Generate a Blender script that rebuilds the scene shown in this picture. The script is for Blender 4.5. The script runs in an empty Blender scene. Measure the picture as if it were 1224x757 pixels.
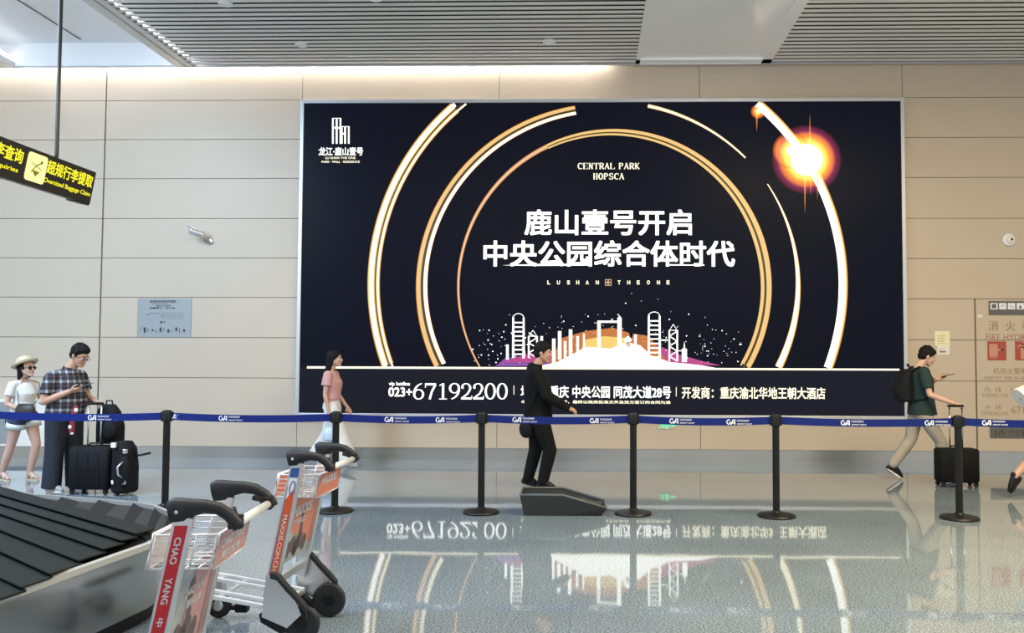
import bpy, bmesh, math, random
from mathutils import Vector, Matrix, Euler
random.seed(4)
S = bpy.context.scene
COL = S.collection
PI = math.pi
# ------------------------------------------------------------------ camera
F, CX, CY, PITCH, YAW, ROLL, CAMH = 1020.0, 677.0, 384.4, .0438, -.0253, .0038, 1.5
_f = Vector((math.sin(YAW) * math.cos(PITCH), math.cos(YAW) * math.cos(PITCH), math.sin(PITCH)))
_r0 = Vector((math.cos(YAW), -math.sin(YAW), 0)); _u0 = _r0.cross(_f)
_r = _r0 * math.cos(ROLL) + _u0 * math.sin(ROLL); _u = _u0 * math.cos(ROLL) - _r0 * math.sin(ROLL)
cam = bpy.data.cameras.new('camera'); camo = bpy.data.objects.new('camera', cam); COL.objects.link(camo)
m3 = Matrix((_r, _u, -_f)).transposed()
camo.matrix_world = Matrix.Translation((0, 0, CAMH)) @ m3.to_4x4()
cam.sensor_fit = 'HORIZONTAL'; cam.sensor_width = 36; cam.lens = F * 36 / 1224
cam.shift_x = -(CX - 612) / 1224; cam.shift_y = (CY - 378.5) / 1224; cam.clip_end = 200
S.camera = camo
def ray(px, py): return _f + _r * ((px - CX) / F) + _u * ((CY - py) / F)
def at_y(px, py, y):                       # photo point on the vertical plane y = const
    d = ray(px, py); return Vector((0, 0, CAMH)) + d * (y / d.y)
def at_x(px, py, x):
    d = ray(px, py); return Vector((0, 0, CAMH)) + d * (x / d.x)
# ------------------------------------------------------------------ world, exposure, big lights
S.view_settings.view_transform = 'Standard'; S.view_settings.look = 'None'
S.view_settings.gamma = 1; S.view_settings.use_curve_mapping = False
S.view_settings.exposure = 0.0
w = bpy.data.worlds.new('hall daylight'); S.world = w; w.use_nodes = True
w.node_tree.nodes['Background'].inputs[0].default_value = (.95, .97, 1, 1)
w.node_tree.nodes['Background'].inputs[1].default_value = .78
def area(name, loc, size, power, color, rot=(0, 0, 0)):
    l = bpy.data.lights.new(name, 'AREA'); l.shape = 'RECTANGLE'; l.size, l.size_y = size; l.energy = power; l.color = color
    o = bpy.data.objects.new(name, l); COL.objects.link(o); o.location = loc; o.rotation_euler = rot; return o
area('trough_light', (-7.25, 6.2, 6.2), (1.9, 5.2), 560, (.54, .74, 1.0))
area('hall_light_a', (-2.5, 3.5, 5.8), (5, 1.5), 240, (1.0, .95, .90))
area('hall_light_b', (4.6, 5.2, 5.8), (4, 1.5), 740, (1.0, .80, .44))
area('hall_light_c', (-8.6, 4.2, 5.6), (3, 4), 640, (.52, .76, 1.0), (math.radians(32), 0, 0))
area('ceiling_fill', (1.5, 2.8, 3.7), (8, .6), 230, (.98, .97, .94), (math.radians(180 - 22), 0, 0))  # unseen fill, added to brighten the ceiling and its white panel
# ------------------------------------------------------------------ materials
def srgb(r, g, b):
    f = lambda c: ((c / 255 + .055) / 1.055) ** 2.4 if c > 10 else c / 255 / 12.92
    return (f(r), f(g), f(b), 1)
def mat(name, col, rough=.5, metal=0.0, spec=.5, noise=None, emis=None, es=0, alpha=1, coat=0):
    m = bpy.data.materials.new(name); m.use_nodes = True
    b = m.node_tree.nodes['Principled BSDF']
    b.inputs['Base Color'].default_value = col; b.inputs['Roughness'].default_value = rough; b.inputs['Metallic'].default_value = metal
    b.inputs['Specular IOR Level'].default_value = spec; b.inputs['Coat Weight'].default_value = coat
    if emis: b.inputs['Emission Color'].default_value = emis; b.inputs['Emission Strength'].default_value = es
    if alpha < 1: b.inputs['Alpha'].default_value = alpha
    if noise:                               # (scale, colour amount)
        N = m.node_tree.nodes; L = m.node_tree.links
        tc = N.new('ShaderNodeTexCoord'); nz = N.new('ShaderNodeTexNoise'); nz.inputs['Scale'].default_value = noise[0]; nz.inputs['Detail'].default_value = 4
        mx = N.new('ShaderNodeMix'); mx.data_type = 'RGBA'
        a = noise[1]
        mx.inputs[6].default_value = tuple(c * (1 - a) for c in col[:3]) + (1,); mx.inputs[7].default_value = tuple(min(1, c * (1 + a)) for c in col[:3]) + (1,)
        L.new(tc.outputs['Object'], nz.inputs['Vector']); L.new(nz.outputs['Fac'], mx.inputs[0]); L.new(mx.outputs[2], b.inputs['Base Color'])
    return m
def glow(name, col, st):
    m = bpy.data.materials.new(name); m.use_nodes = True; nt = m.node_tree
    b = nt.nodes['Principled BSDF']; b.inputs['Base Color'].default_value = (.01, .01, .01, 1); b.inputs['Roughness'].default_value = .4
    b.inputs['Emission Color'].default_value = col; b.inputs['Emission Strength'].default_value = st
    return m
M = {}
# floor: polished granite tiles
def floor_mat():
    m = bpy.data.materials.new('polished granite tiles'); m.use_nodes = True; N = m.node_tree.nodes; L = m.node_tree.links; b = N['Principled BSDF']
    tc = N.new('ShaderNodeTexCoord')
    n1 = N.new('ShaderNodeTexNoise'); n1.inputs['Scale'].default_value = 88; n1.inputs['Detail'].default_value = 3
    n2 = N.new('ShaderNodeTexNoise'); n2.inputs['Scale'].default_value = 1.1; n2.inputs['Detail'].default_value = 2
    r1 = N.new('ShaderNodeValToRGB'); e = r1.color_ramp.elements
    e[0].position = .40; e[0].color = (.125, .165, .195, 1); e[1].position = .60; e[1].color = (.385, .462, .525, 1)
    L.new(tc.outputs['Object'], n1.inputs['Vector']); L.new(tc.outputs['Object'], n2.inputs['Vector']); L.new(n1.outputs['Fac'], r1.inputs[0])
    mx = N.new('ShaderNodeMix'); mx.data_type = 'RGBA'; mx.blend_type = 'MULTIPLY'; mx.inputs[0].default_value = .35
    L.new(r1.outputs[0], mx.inputs[6]); L.new(n2.outputs['Fac'], mx.inputs[7])
    br = N.new('ShaderNodeTexBrick'); br.offset = 0; br.inputs['Scale'].default_value = 1
    br.inputs['Brick Width'].default_value = .9; br.inputs['Row Height'].default_value = .9; br.inputs['Mortar Size'].default_value = .004
    br.inputs['Color1'].default_value = (1, 1, 1, 1); br.inputs['Color2'].default_value = (.96, .965, .97, 1); br.inputs['Mortar'].default_value = (.84, .84, .84, 1)
    mp = N.new('ShaderNodeMapping'); mp.inputs['Location'].default_value = (.1, .21, 0)
    L.new(tc.outputs['Object'], mp.inputs['Vector']); L.new(mp.outputs[0], br.inputs['Vector'])
    m2 = N.new('ShaderNodeMix'); m2.data_type = 'RGBA'; m2.blend_type = 'MULTIPLY'; m2.inputs[0].default_value = 1
    L.new(mx.outputs[2], m2.inputs[6]); L.new(br.outputs['Color'], m2.inputs[7]); L.new(m2.outputs[2], b.inputs['Base Color'])
    b.inputs['Roughness'].default_value = .035; b.inputs['IOR'].default_value = 1.7
    bp = N.new('ShaderNodeBump'); bp.inputs['Strength'].default_value = .035; bp.inputs['Distance'].default_value = .02
    n3 = N.new('ShaderNodeTexNoise'); n3.inputs['Scale'].default_value = 1.6
    L.new(tc.outputs['Object'], n3.inputs['Vector']); L.new(n3.outputs['Fac'], bp.inputs['Height']); L.new(bp.outputs[0], b.inputs['Normal'])
    return m
M['floor'] = floor_mat()
M['wall'] = mat('beige wall panel', (.58, .475, .365, 1), .42, noise=(.6, .06))
M['joint'] = mat('dark panel joint', (.17, .135, .11, 1), .8)
M['ceil'] = mat('grey ceiling slat', (.80, .78, .73, 1), .4)
M['ceil_dark'] = mat('dark ceiling void', (.045, .045, .042, 1), .9)
M['white_paint'] = mat('white ceiling paint', (.82, .83, .85, 1), .5)
M['white_gloss'] = mat('white gloss ceiling panel', (.94, .94, .93, 1), .2)
M['steel'] = mat('brushed stainless steel', (.50, .51, .51, 1), .14, 1.0)
M['skirt'] = mat('brushed steel skirting', (.56, .555, .52, 1), .24, .9, noise=(3, .1))
M['carousel_steel'] = mat('satin steel carousel panel', (.48, .49, .47, 1), .2, 1.0, noise=(2.5, .12))
M['rubber_dark'] = mat('dark rubber plate', (.010, .011, .014, 1), .55, spec=.15)
M['g_green'] = glow('lit green sign', (.10, 1, .45, 1), 1.2)
M['rimsteel'] = mat('pale satin steel edge', (.58, .585, .57, 1), .38, .5)
M['alu'] = mat('silver aluminium', (.70, .71, .72, 1), .3, .85)
M['chrome'] = mat('white coated wire', (.85, .86, .88, 1), .28, .35)
M['rubber'] = mat('black rubber belt', (.019, .0225, .0225, 1), .65, spec=.08, noise=(14, .25))
M['black'] = mat('black powder coat', (.007, .007, .008, 1), .42, spec=.3)
M['plastic'] = mat('charcoal plastic grip', (.019, .021, .025, 1), .5, spec=.35, noise=(30, .2))
M['belt'] = mat('blue webbing', (.006, .018, .16, 1), .6, spec=.2)
M['white'] = mat('white print', (.85, .86, .9, 1), .5)
M['frame'] = mat('light box aluminium frame', (.62, .62, .64, 1), .35, .4)
M['navy'] = mat('backlit navy film', (.0025, .003, .006, 1), .3, spec=.04, emis=(.52, .62, 1.25, 1), es=.009)
M['navy2'] = mat('backlit slate film', (.0025, .003, .006, 1), .3, spec=.04, emis=(.75, .80, 1.2, 1), es=.016)
M['g_white'] = glow('backlit white', (1, 1, .93, 1), 1.8)
M['g_cream'] = glow('backlit cream', (1, .93, .66, 1), 1.45)
M['g_gold'] = glow('backlit gold', (1, .66, .16, 1), .95)
M['g_orange'] = glow('backlit orange', (1, .30, .04, 1), .55)
M['g_brown'] = glow('backlit bronze', (.5, .17, .03, 1), .14)
M['g_rose'] = glow('backlit rose gold', (1, .64, .32, 1), .85)
M['g_magenta'] = glow('backlit magenta', (.9, .08, .45, 1), .55)
M['g_purple'] = glow('backlit violet', (.45, .12, .75, 1), .5)
M['tube_soft'] = glow('lit trough tube', (.94, .97, 1, 1), 16)
M['tube'] = glow('lit cove tube', (1, .97, .92, 1), 90)
M['sign_y'] = glow('lit yellow sign print', (1, .92, .03, 1), 1.15)
M['sign_w'] = glow('lit pale yellow sign print', (1, .95, .35, 1), 1.25)
M['sign_k'] = mat('dark sign face', (.022, .018, .013, 1), .35)
M['tray'] = mat('charcoal plastic tray', (.022, .026, .026, 1), .45)
M['red'] = mat('red vinyl strip', (.55, .018, .03, 1), .4)
M['dark_red'] = mat('dark red cloth', (.22, .02, .03, 1), .7)
M['orange'] = mat('orange vinyl strip', (.72, .10, .03, 1), .4)
M['blue_print'] = mat('blue print', (.03, .10, .35, 1), .4)
M['pink_print'] = mat('faded red print', (.46, .25, .27, 1), .4, noise=(40, .35))
M['orange_print'] = mat('faded orange print', (.58, .20, .13, 1), .4, noise=(35, .35))
M['grey_print'] = mat('grey photographic print', (.34, .37, .39, 1), .35, noise=(16, .55))
M['pale_print'] = mat('washed out pale print', (.55, .55, .60, 1), .4, noise=(30, .25))
M['dark_print'] = mat('dark photographic print', (.10, .06, .06, 1), .35, noise=(20, .6))
M['redtext'] = mat('red brown print', (.36, .095, .06, 1), .5)
M['browntext'] = mat('faded brown print', (.30, .20, .13, 1), .6)
M['plaque'] = mat('grey metal plaque', (.33, .345, .345, 1), .4, .2)
M['plaque_dark'] = mat('dark grey plate', (.12, .12, .115, 1), .4)
M['ink'] = mat('dark ink', (.03, .03, .035, 1), .6)
M['paper'] = mat('yellow paper', (.86, .80, .50, 1), .6)
M['paper_w'] = mat('white paper', (.82, .76, .68, 1), .6)
M['lens'] = mat('camera glass', (.01, .01, .01, 1), .1)
M['skin'] = mat('skin', (.55, .31, .21, 1), .5, noise=(9, .06))
M['skin_pale'] = mat('pale skin', (.60, .36, .27, 1), .5, noise=(9, .06))
M['hair'] = mat('black hair', (.008, .007, .007, 1), .75, spec=.2, noise=(60, .4))
M['suit'] = mat('black cloth', (.006, .0065, .0065, 1), .85, spec=.2, noise=(25, .2))
M['navy_cloth'] = mat('navy denim', (.014, .017, .028, 1), .8, noise=(25, .2))
M['pink'] = mat('pink knit', (.62, .33, .32, 1), .75, noise=(18, .1))
M['cream_cloth'] = mat('white cloth', (.74, .72, .68, 1), .8, noise=(12, .06))
M['green_cloth'] = mat('dark green cotton', (.008, .028, .026, 1), .8, noise=(18, .2))
M['khaki'] = mat('grey beige chino', (.36, .32, .265, 1), .8, noise=(14, .1))
M['nylon'] = mat('black nylon', (.006, .006, .008, 1), .75, spec=.25, noise=(30, .25))
M['straw'] = mat('straw', (.60, .50, .33, 1), .7, noise=(40, .2))
M['denim'] = mat('blue denim', (.035, .05, .09, 1), .8, noise=(25, .2))
M['phone'] = mat('black phone glass', (.012, .012, .015, 1), .15)
M['white_sole'] = mat('white rubber', (.72, .72, .70, 1), .6)
M['grey_shoe'] = mat('grey shoe', (.45, .44, .42, 1), .7)
M['bluebag'] = mat('pale blue translucent plastic', (.55, .66, .80, 1), .3)
M['brownbag'] = mat('dark brown leather', (.035, .028, .022, 1), .5)
M['clear'] = mat('clear acrylic', (.8, .85, .88, 1), .12, alpha=.28)
M['lip'] = mat('lips', (.42, .12, .10, 1), .45)
# plaid shirt
def plaid():
    m = bpy.data.materials.new('dark plaid cotton'); m.use_nodes = True; N = m.node_tree.nodes; L = m.node_tree.links; b = N['Principled BSDF']; b.inputs['Roughness'].default_value = .8
    tc = N.new('ShaderNodeTexCoord'); sx = N.new('ShaderNodeSeparateXYZ'); L.new(tc.outputs['Object'], sx.inputs[0])
    def band(sock, period, duty, off):
        a = N.new('ShaderNodeMath'); a.operation = 'ADD'; a.inputs[1].default_value = off + 10; L.new(sock, a.inputs[0])
        q = N.new('ShaderNodeMath'); q.operation = 'MODULO'; q.inputs[1].default_value = period; L.new(a.outputs[0], q.inputs[0])
        l = N.new('ShaderNodeMath'); l.operation = 'LESS_THAN'; l.inputs[1].default_value = period * duty; L.new(q.outputs[0], l.inputs[0]); return l.outputs[0]
    xy = N.new('ShaderNodeMath'); xy.operation = 'ADD'; L.new(sx.outputs[0], xy.inputs[0]); L.new(sx.outputs[1], xy.inputs[1])
    h = band(sx.outputs[2], .105, .30, .02); v = band(xy.outputs[0], .095, .28, .0); h2 = band(sx.outputs[2], .105, .06, .055)
    def mix(f, c1, c2, fac=None):
        x = N.new('ShaderNodeMix'); x.data_type = 'RGBA'
        if hasattr(c1, 'is_output'): L.new(c1, x.inputs[6])
        else: x.inputs[6].default_value = c1
        if hasattr(c2, 'is_output'): L.new(c2, x.inputs[7])
        else: x.inputs[7].default_value = c2
        L.new(f, x.inputs[0]); return x.outputs[2]
    base = mix(v, (.012, .014, .022, 1), (.09, .095, .12, 1)); wv = mix(v, (.13, .13, .15, 1), (.42, .42, .44, 1))
    c = mix(h, base, wv); c = mix(h2, c, (.16, .05, .05, 1)); L.new(c, b.inputs['Base Color']); return m
M['plaid'] = plaid()
# radial burst of printed light on the light box
def burst_mat(name, stops, R):
    m = bpy.data.materials.new(name); m.use_nodes = True; N = m.node_tree.nodes; L = m.node_tree.links; N.clear()
    out = N.new('ShaderNodeOutputMaterial'); tc = N.new('ShaderNodeTexCoord'); ln = N.new('ShaderNodeVectorMath'); ln.operation = 'LENGTH'
    L.new(tc.outputs['Object'], ln.inputs[0])
    dv = N.new('ShaderNodeMath'); dv.operation = 'DIVIDE'; dv.inputs[1].default_value = R; L.new(ln.outputs['Value'], dv.inputs[0])
    cr = N.new('ShaderNodeValToRGB'); e = cr.color_ramp.elements
    e[0].position, e[0].color = stops[0]; e[1].position, e[1].color = stops[-1]
    for p, c in stops[1:-1]: k = e.new(p); k.color = c
    L.new(dv.outputs[0], cr.inputs[0])
    em = N.new('ShaderNodeEmission'); em.inputs[1].default_value = 1.6; L.new(cr.outputs[0], em.inputs[0])
    tr = N.new('ShaderNodeBsdfTransparent'); ad = N.new('ShaderNodeAddShader'); L.new(em.outputs[0], ad.inputs[0]); L.new(tr.outputs[0], ad.inputs[1]); L.new(ad.outputs[0], out.inputs[0])
    return m
# ------------------------------------------------------------------ mesh helpers
class MB:
    def __init__(s): s.bm = bmesh.new(); s.mi = 0
    def face(s, vs):
        try: f = s.bm.faces.new(vs); f.material_index = s.mi; return f
        except ValueError: return None
    def poly(s, pts): return s.face([s.bm.verts.new(p) for p in pts])
    def box(s, a, b, M4=None):
        P = [Vector((x, y, z)) for z in (a[2], b[2]) for y in (a[1], b[1]) for x in (a[0], b[0])]
        if M4: P = [M4 @ p for p in P]
        v = [s.bm.verts.new(p) for p in P]
        for q in ((0, 2, 3, 1), (4, 5, 7, 6), (0, 1, 5, 4), (2, 6, 7, 3), (0, 4, 6, 2), (1, 3, 7, 5)): s.face([v[i] for i in q])
        return s
    def rings(s, R, cap=True, closed=False):
        V = [[s.bm.verts.new(p) for p in r] for r in R]; n = len(R[0])
        for i in range(len(V) - (0 if closed else 1)):
            A, B = V[i], V[(i + 1) % len(V)]
            for j in range(n): s.face([A[j], A[(j + 1) % n], B[(j + 1) % n], B[j]])
        if cap and not closed: s.face(list(reversed(V[0]))); s.face(V[-1])
        return s
    def tube(s, pts, r, n=8, cap=True, closed=False):
        pts = [Vector(p) for p in pts]; rr = r if isinstance(r, (list, tuple)) else [r] * len(pts); R = []
        up = None
        for i, p in enumerate(pts):
            a = pts[i - 1] if (i > 0 or closed) else p; b = pts[(i + 1) % len(pts)] if (i < len(pts) - 1 or closed) else p
            t = (b - a).normalized()
            if up is None: up = Vector((0, 0, 1)) if abs(t.z) < .9 else Vector((0, 1, 0))
            x = t.cross(up).normalized(); y = x.cross(t).normalized(); up = y
            R.append([p + (x * math.cos(2 * PI * k / n) + y * math.sin(2 * PI * k / n)) * rr[i] for k in range(n)])
        return s.rings(R, cap, closed)
    def bar(s, a, b, w, h, up=(0, 0, 1)):           # rectangular bar
        a, b = Vector(a), Vector(b); t = (b - a).normalized(); x = t.cross(Vector(up)).normalized(); y = x.cross(t)
        return s.rings([[p + x * i * w / 2 + y * j * h / 2 for i, j in ((-1, -1), (1, -1), (1, 1), (-1, 1))] for p in (a, b)])
    def lathe(s, prof, n=32, o=(0, 0, 0), ax='z'):
        o = Vector(o); R = []
        for r, z in prof:
            c = []
            for k in range(n):
                a = 2 * PI * k / n; p = Vector((r * math.cos(a), r * math.sin(a), z))
                if ax == 'y': p = Vector((p.x, -p.z, p.y))
                if ax == 'x': p = Vector((p.z, p.x, p.y))
                c.append(o + p)
            R.append(c)
        return s.rings(R)
    def prism(s, pts, v):                             # extrude polygon pts by vector v
        v = Vector(v); n = len(pts); A = [s.bm.verts.new(Vector(p)) for p in pts]; B = [s.bm.verts.new(Vector(p) + v) for p in pts]
        s.face(list(reversed(A))); s.face(B)
        for j in range(n): s.face([A[j], A[(j + 1) % n], B[(j + 1) % n], B[j]])
        return s
    def ell(s, c, r, nu=16, nv=10, M4=None):
        c = Vector(c); R = []
        for i in range(1, nv):
            th = PI * i / nv
            R.append([Vector((math.sin(th) * math.cos(2 * PI * k / nu) * r[0], math.sin(th) * math.sin(2 * PI * k / nu) * r[1], -math.cos(th) * r[2])) for k in range(nu)])
        if M4: R = [[M4 @ p for p in q] for q in R]
        return s.rings([[c + p for p in q] for q in R])
    def cone(s, p0, p1, r0, r1, n=14, flat=(False, False), sq=1.0):   # tapered limb with round or flat ends
        p0, p1 = Vector(p0), Vector(p1); t = (p1 - p0).normalized(); up = Vector((0, 1, 0)) if abs(t.y) < .9 else Vector((1, 0, 0))
        x = t.cross(up).normalized(); y = x.cross(t).normalized(); R = []
        L = []
        if not flat[0]: L += [(p0 - t * r0 * math.cos(a), r0 * math.sin(a)) for a in (.35, .75, 1.15)]
        L += [(p0, r0), (p1, r1)]
        if not flat[1]: L += [(p1 + t * r1 * math.cos(a), r1 * math.sin(a)) for a in (1.15, .75, .35)]
        return s.rings([[c + (x * math.cos(2 * PI * k / n) + y * math.sin(2 * PI * k / n) * sq) * r for k in range(n)] for c, r in L])
    def loft(s, L, n=24):                             # horizontal oval sections (z, cx, cy, ax, ay)
        return s.rings([[Vector((cx + ax * math.cos(2 * PI * k / n), cy + ay * math.sin(2 * PI * k / n), z)) for k in range(n)] for z, cx, cy, ax, ay in L])
    def mesh(s, name, mats=(), smooth=False):
        bmesh.ops.recalc_face_normals(s.bm, faces=s.bm.faces)
        me = bpy.data.meshes.new(name); s.bm.to_mesh(me); s.bm.free()
        for m in (mats if isinstance(mats, (list, tuple)) else [mats]): me.materials.append(M[m] if isinstance(m, str) else m)
        if smooth:
            for p in me.polygons: p.use_smooth = True
        return me
    def build(s, name, mats, parent=None, smooth=False, bevel=0, sharp=None):
        me = s.mesh(name, mats, smooth); return put(name, me, parent, bevel, sharp)
def put(name, me, parent=None, bevel=0, sharp=None, M4=None):
    o = bpy.data.objects.new(name, me); COL.objects.link(o)
    if parent: o.parent = parent
    if M4: o.matrix_local = M4
    if bevel:
        b = o.modifiers.new('bevel', 'BEVEL'); b.width = bevel; b.segments = 2; b.limit_method = 'ANGLE'
    if sharp is not None: me.set_sharp_from_angle(angle=sharp)
    return o
def thing(name, label, cat, loc=(0, 0, 0), rz=0, group=None):
    o = bpy.data.objects.new(name, None); COL.objects.link(o); o.location = loc; o.rotation_euler = (0, 0, rz); o.empty_display_size = .1
    o['label'] = label; o['category'] = cat
    if group: o['group'] = group
    return o
def tag(o, label, cat, group=None):
    o['label'] = label; o['category'] = cat
    if group: o['group'] = group
    return o
def struct(o): o['kind'] = 'structure'; return o
def remeshed(mb, name, m, parent, voxel=.007, smooth=3):
    me = mb.mesh(name + '_raw', m); o = bpy.data.objects.new(name + '_raw', me); COL.objects.link(o)
    r = o.modifiers.new('r', 'REMESH'); r.mode = 'VOXEL'; r.voxel_size = voxel; r.use_smooth_shade = True
    s_ = o.modifiers.new('s', 'SMOOTH'); s_.iterations = smooth; s_.factor = .5
    dg = bpy.context.evaluated_depsgraph_get(); out = bpy.data.meshes.new_from_object(o.evaluated_get(dg)); out.name = name
    bpy.data.objects.remove(o); bpy.data.meshes.remove(me)
    for p in out.polygons: p.use_smooth = True
    if not out.materials: out.materials.append(M[m])
    return put(name, out, parent)
# ------------------------------------------------------------------ lettering
_tc = bpy.data.curves.new('lettering', 'FONT'); _to = bpy.data.objects.new('lettering', _tc); COL.objects.link(_to)
def glyphs(body, bold=0.0, spacing=1.0, ext=0.0):
    _tc.body = body; _tc.size = 1; _tc.offset = bold; _tc.space_character = spacing; _tc.extrude = ext; _tc.resolution_u = 4
    bpy.context.view_layer.update()
    dg = bpy.context.evaluated_depsgraph_get(); me = bpy.data.meshes.new_from_object(_to.evaluated_get(dg))
    V = [v.co.copy() for v in me.vertices]; Fc = [list(p.vertices) for p in me.polygons]; bpy.data.meshes.remove(me); return V, Fc
class Art:                                     # flat print on a plane: o + ux*u + uz*v
    def __init__(s, o, ux, uz):
        s.o, s.ux, s.uz = Vector(o), Vector(ux), Vector(uz); s.n = s.ux.cross(s.uz).normalized(); s.mb = MB(); s.lift = .002
    def P(s, u, v, l=None): return s.o + s.ux * u + s.uz * v + s.n * (s.lift if l is None else l)
    def text(s, body, u0, v0, u1, v1, bold=.0, spacing=1.0, shear=0):
        V, Fc = glyphs(body, min(0, bold), spacing); bold = max(0, bold)
        if not V: return s
        xa, xb = min(v.x for v in V), max(v.x for v in V); ya, yb = min(v.y for v in V), max(v.y for v in V)
        for dx, dy in (((0, 0),) if bold <= 0 else ((-1, -1), (1, -1), (1, 1), (-1, 1), (0, 0))):   # heavier weight: overprint slightly shifted
            l = s.lift + (.0004 if dx + dy == 0 and dx else .0002 * dx + .0001 * dy)
            vs = [s.mb.bm.verts.new(s.P(u0 + (v.x + dx * bold - xa + bold) / (xb - xa + 2 * bold) * (u1 - u0), v0 + (v.y + dy * bold - ya + bold) / max(1e-6, yb - ya + 2 * bold) * (v1 - v0), l)) for v in V]
            for f in Fc: s.mb.face([vs[i] for i in f])
        return s
    def poly(s, pts): s.mb.poly([s.P(u, v) for u, v in pts]); return s
    def rect(s, a, b, c, d): return s.poly([(a, b), (c, b), (c, d), (a, d)])
    def stroke(s, pts, wf, closed=False):          # ribbon; wf = width or function(dx, dy, t)
        n = len(pts); L = []; R = []
        for i, (u, v) in enumerate(pts):
            a = pts[i - 1] if (i or closed) else pts[i]; b = pts[(i + 1) % n] if (i < n - 1 or closed) else pts[i]
            dx, dy = b[0] - a[0], b[1] - a[1]; l = math.hypot(dx, dy) or 1; dx /= l; dy /= l
            w_ = wf(dx, dy, i / max(1, n - 1)) if callable(wf) else wf
            L.append(s.mb.bm.verts.new(s.P(u - dy * w_ / 2, v + dx * w_ / 2))); R.append(s.mb.bm.verts.new(s.P(u + dy * w_ / 2, v - dx * w_ / 2)))
        for i in range(n if closed else n - 1):
            j = (i + 1) % n; s.mb.face([L[i], L[j], R[j], R[i]])
        return s
    def disc(s, u, v, r, n=10, ry=None):
        return s.poly([(u + r * math.cos(2 * PI * k / n), v + (ry or r) * math.sin(2 * PI * k / n)) for k in range(n)])
    def build(s, name, mats, parent=None, label=None, local=False):
        me = bpy.data.meshes.new(name); s.mb.bm.to_mesh(me); s.mb.bm.free()
        for m in (mats if isinstance(mats, (list, tuple)) else [mats]): me.materials.append(M[m] if isinstance(m, str) else m)
        o = bpy.data.objects.new(name, me); COL.objects.link(o)
        if parent:
            o.parent = parent
            if not local: o.matrix_parent_inverse = parent_world(parent).inverted()
        if label: o['label'] = label
        return o
def parent_world(p):
    m = p.matrix_basis.copy()
    while p.parent: m = p.matrix_parent_inverse @ m; p = p.parent; m = p.matrix_basis @ m
    return m
# ================================================================== setting
D, ZC = 12.70, 5.907
X0, X1, Y0 = -15.0, 13.0, -3.0
m = MB(); m.box((X0, Y0, -.1), (X1, D + .3, 0)); struct(m.build('floor', 'floor'))
# back wall: beige panels with open joints, 0.6 m courses
m = MB(); m.box((X0, D + .02, 0), (X1, D + .3, 6.4)); m.mi = 1
xs = [X0, -13.39, -10.38, -7.37, -4.347, -1.347, 1.665, 4.68, 7.69, 10.7, X1]
zs = [.17, .595, 1.195, 1.80, 2.405, 3.003, 3.602, 4.212, 4.813, 5.415, 6.02, 6.4]
g = .0042
for j in range(len(zs) - 1):
    X = sorted(xs + [5.70, 8.7]) if zs[j + 1] <= 2.41 else xs
    for i in range(len(X) - 1):
        gx0 = .012 if abs(X[i] + 7.37) < .01 or abs(X[i] - 5.70) < .01 else g; gx1 = .012 if abs(X[i + 1] + 7.37) < .01 or abs(X[i + 1] - 5.70) < .01 else g
        m.box((X[i] + gx0, D, zs[j] + g), (X[i + 1] - gx1, D + .02, zs[j + 1] - g))
struct(m.build('wall_back', ['joint', 'wall']))
m = MB(); m.prism([(X0, D - .012, 0), (X0, D - .012, .155), (X0, D - .022, .158), (X0, D - .022, .172), (X0, D + .001, .172), (X0, D + .001, 0)], (X1 - X0, 0, 0))
struct(m.build('baseboard_back', 'skirt'))
# ceiling: linear slats in three fields, dark void above, white recessed trough on the left
YE = D - .13
def slats(mb, xa, xb):
    y = 5.0
    while y < YE - .1:
        mb.box((xa, y, ZC), (xb, y + .062, ZC + .012)); y += .138
m = MB(); slats(m, -5.99, .70); slats(m, 2.70, X1); slats(m, X0, -8.95)
m.mi = 1; m.box((-5.99, 5, ZC + .12), (X1, YE, ZC + .2)); m.box((X0, 5, ZC + .12), (-8.95, YE, ZC + .2)); m.mi = 0
m.box((X0, Y0, ZC), (-8.95, 5, ZC + .2)); m.box((-5.99, Y0, ZC), (X1, 5, ZC + .2))
struct(m.build('ceiling', ['ceil', 'ceil_dark']))
m = MB(); m.box((.70, 5, ZC + .03), (2.70, YE, ZC + .08))
struct(m.build('ceiling_panel', 'white_gloss'))
m = MB()
for a, b in ((.70, .76), (2.56, 2.70)): m.box((a, 5, ZC - .005), (b, YE, ZC + .08))
m.box((.70, YE - .16, ZC - .005), (2.70, YE, ZC + .08))
struct(m.build('trim_3', 'white_gloss'))
m = MB(); m.box((-8.95, Y0, 6.26), (-5.99, D + .02, 6.3))           # trough soffit and its upstands
m.box((-6.02, Y0, ZC + .15), (-5.99, YE, 6.26)); m.box((-8.95, Y0, ZC + .15), (-8.92, YE, 6.26))
m.box((-8.92, YE - .02, ZC + .0), (-6.02, YE - .002, 6.26))
struct(m.build('ceiling_surround', 'white_paint'))
m = MB(); m.box((-7.62, Y0, 6.25), (-7.60, D - .3, 6.262)); m.box((-8.92, 9.2, 6.25), (-6.02, 9.22, 6.262))
struct(m.build('trim_4', 'joint'))
m = MB()
for xa, s_ in ((-5.985, -1), (-8.955, 1)):                             # stepped aluminium lips along the trough
    m.box((min(xa, xa + s_ * .10), Y0, ZC - .01), (max(xa, xa + s_ * .10), YE, ZC + .05))
    m.box((min(xa + s_ * .11, xa + s_ * .25), Y0, ZC - .02), (max(xa + s_ * .11, xa + s_ * .25), YE, ZC + .06))
struct(m.build('trim_1', 'frame'))
m = MB(); m.box((X0, YE, ZC - .02), (X1, YE + .02, ZC + .12))          # edge profile in front of the wall slot
m.box((X0, YE + .02, 6.2), (X1, D + .02, 6.24))
struct(m.build('trim_2', 'frame'))
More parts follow.
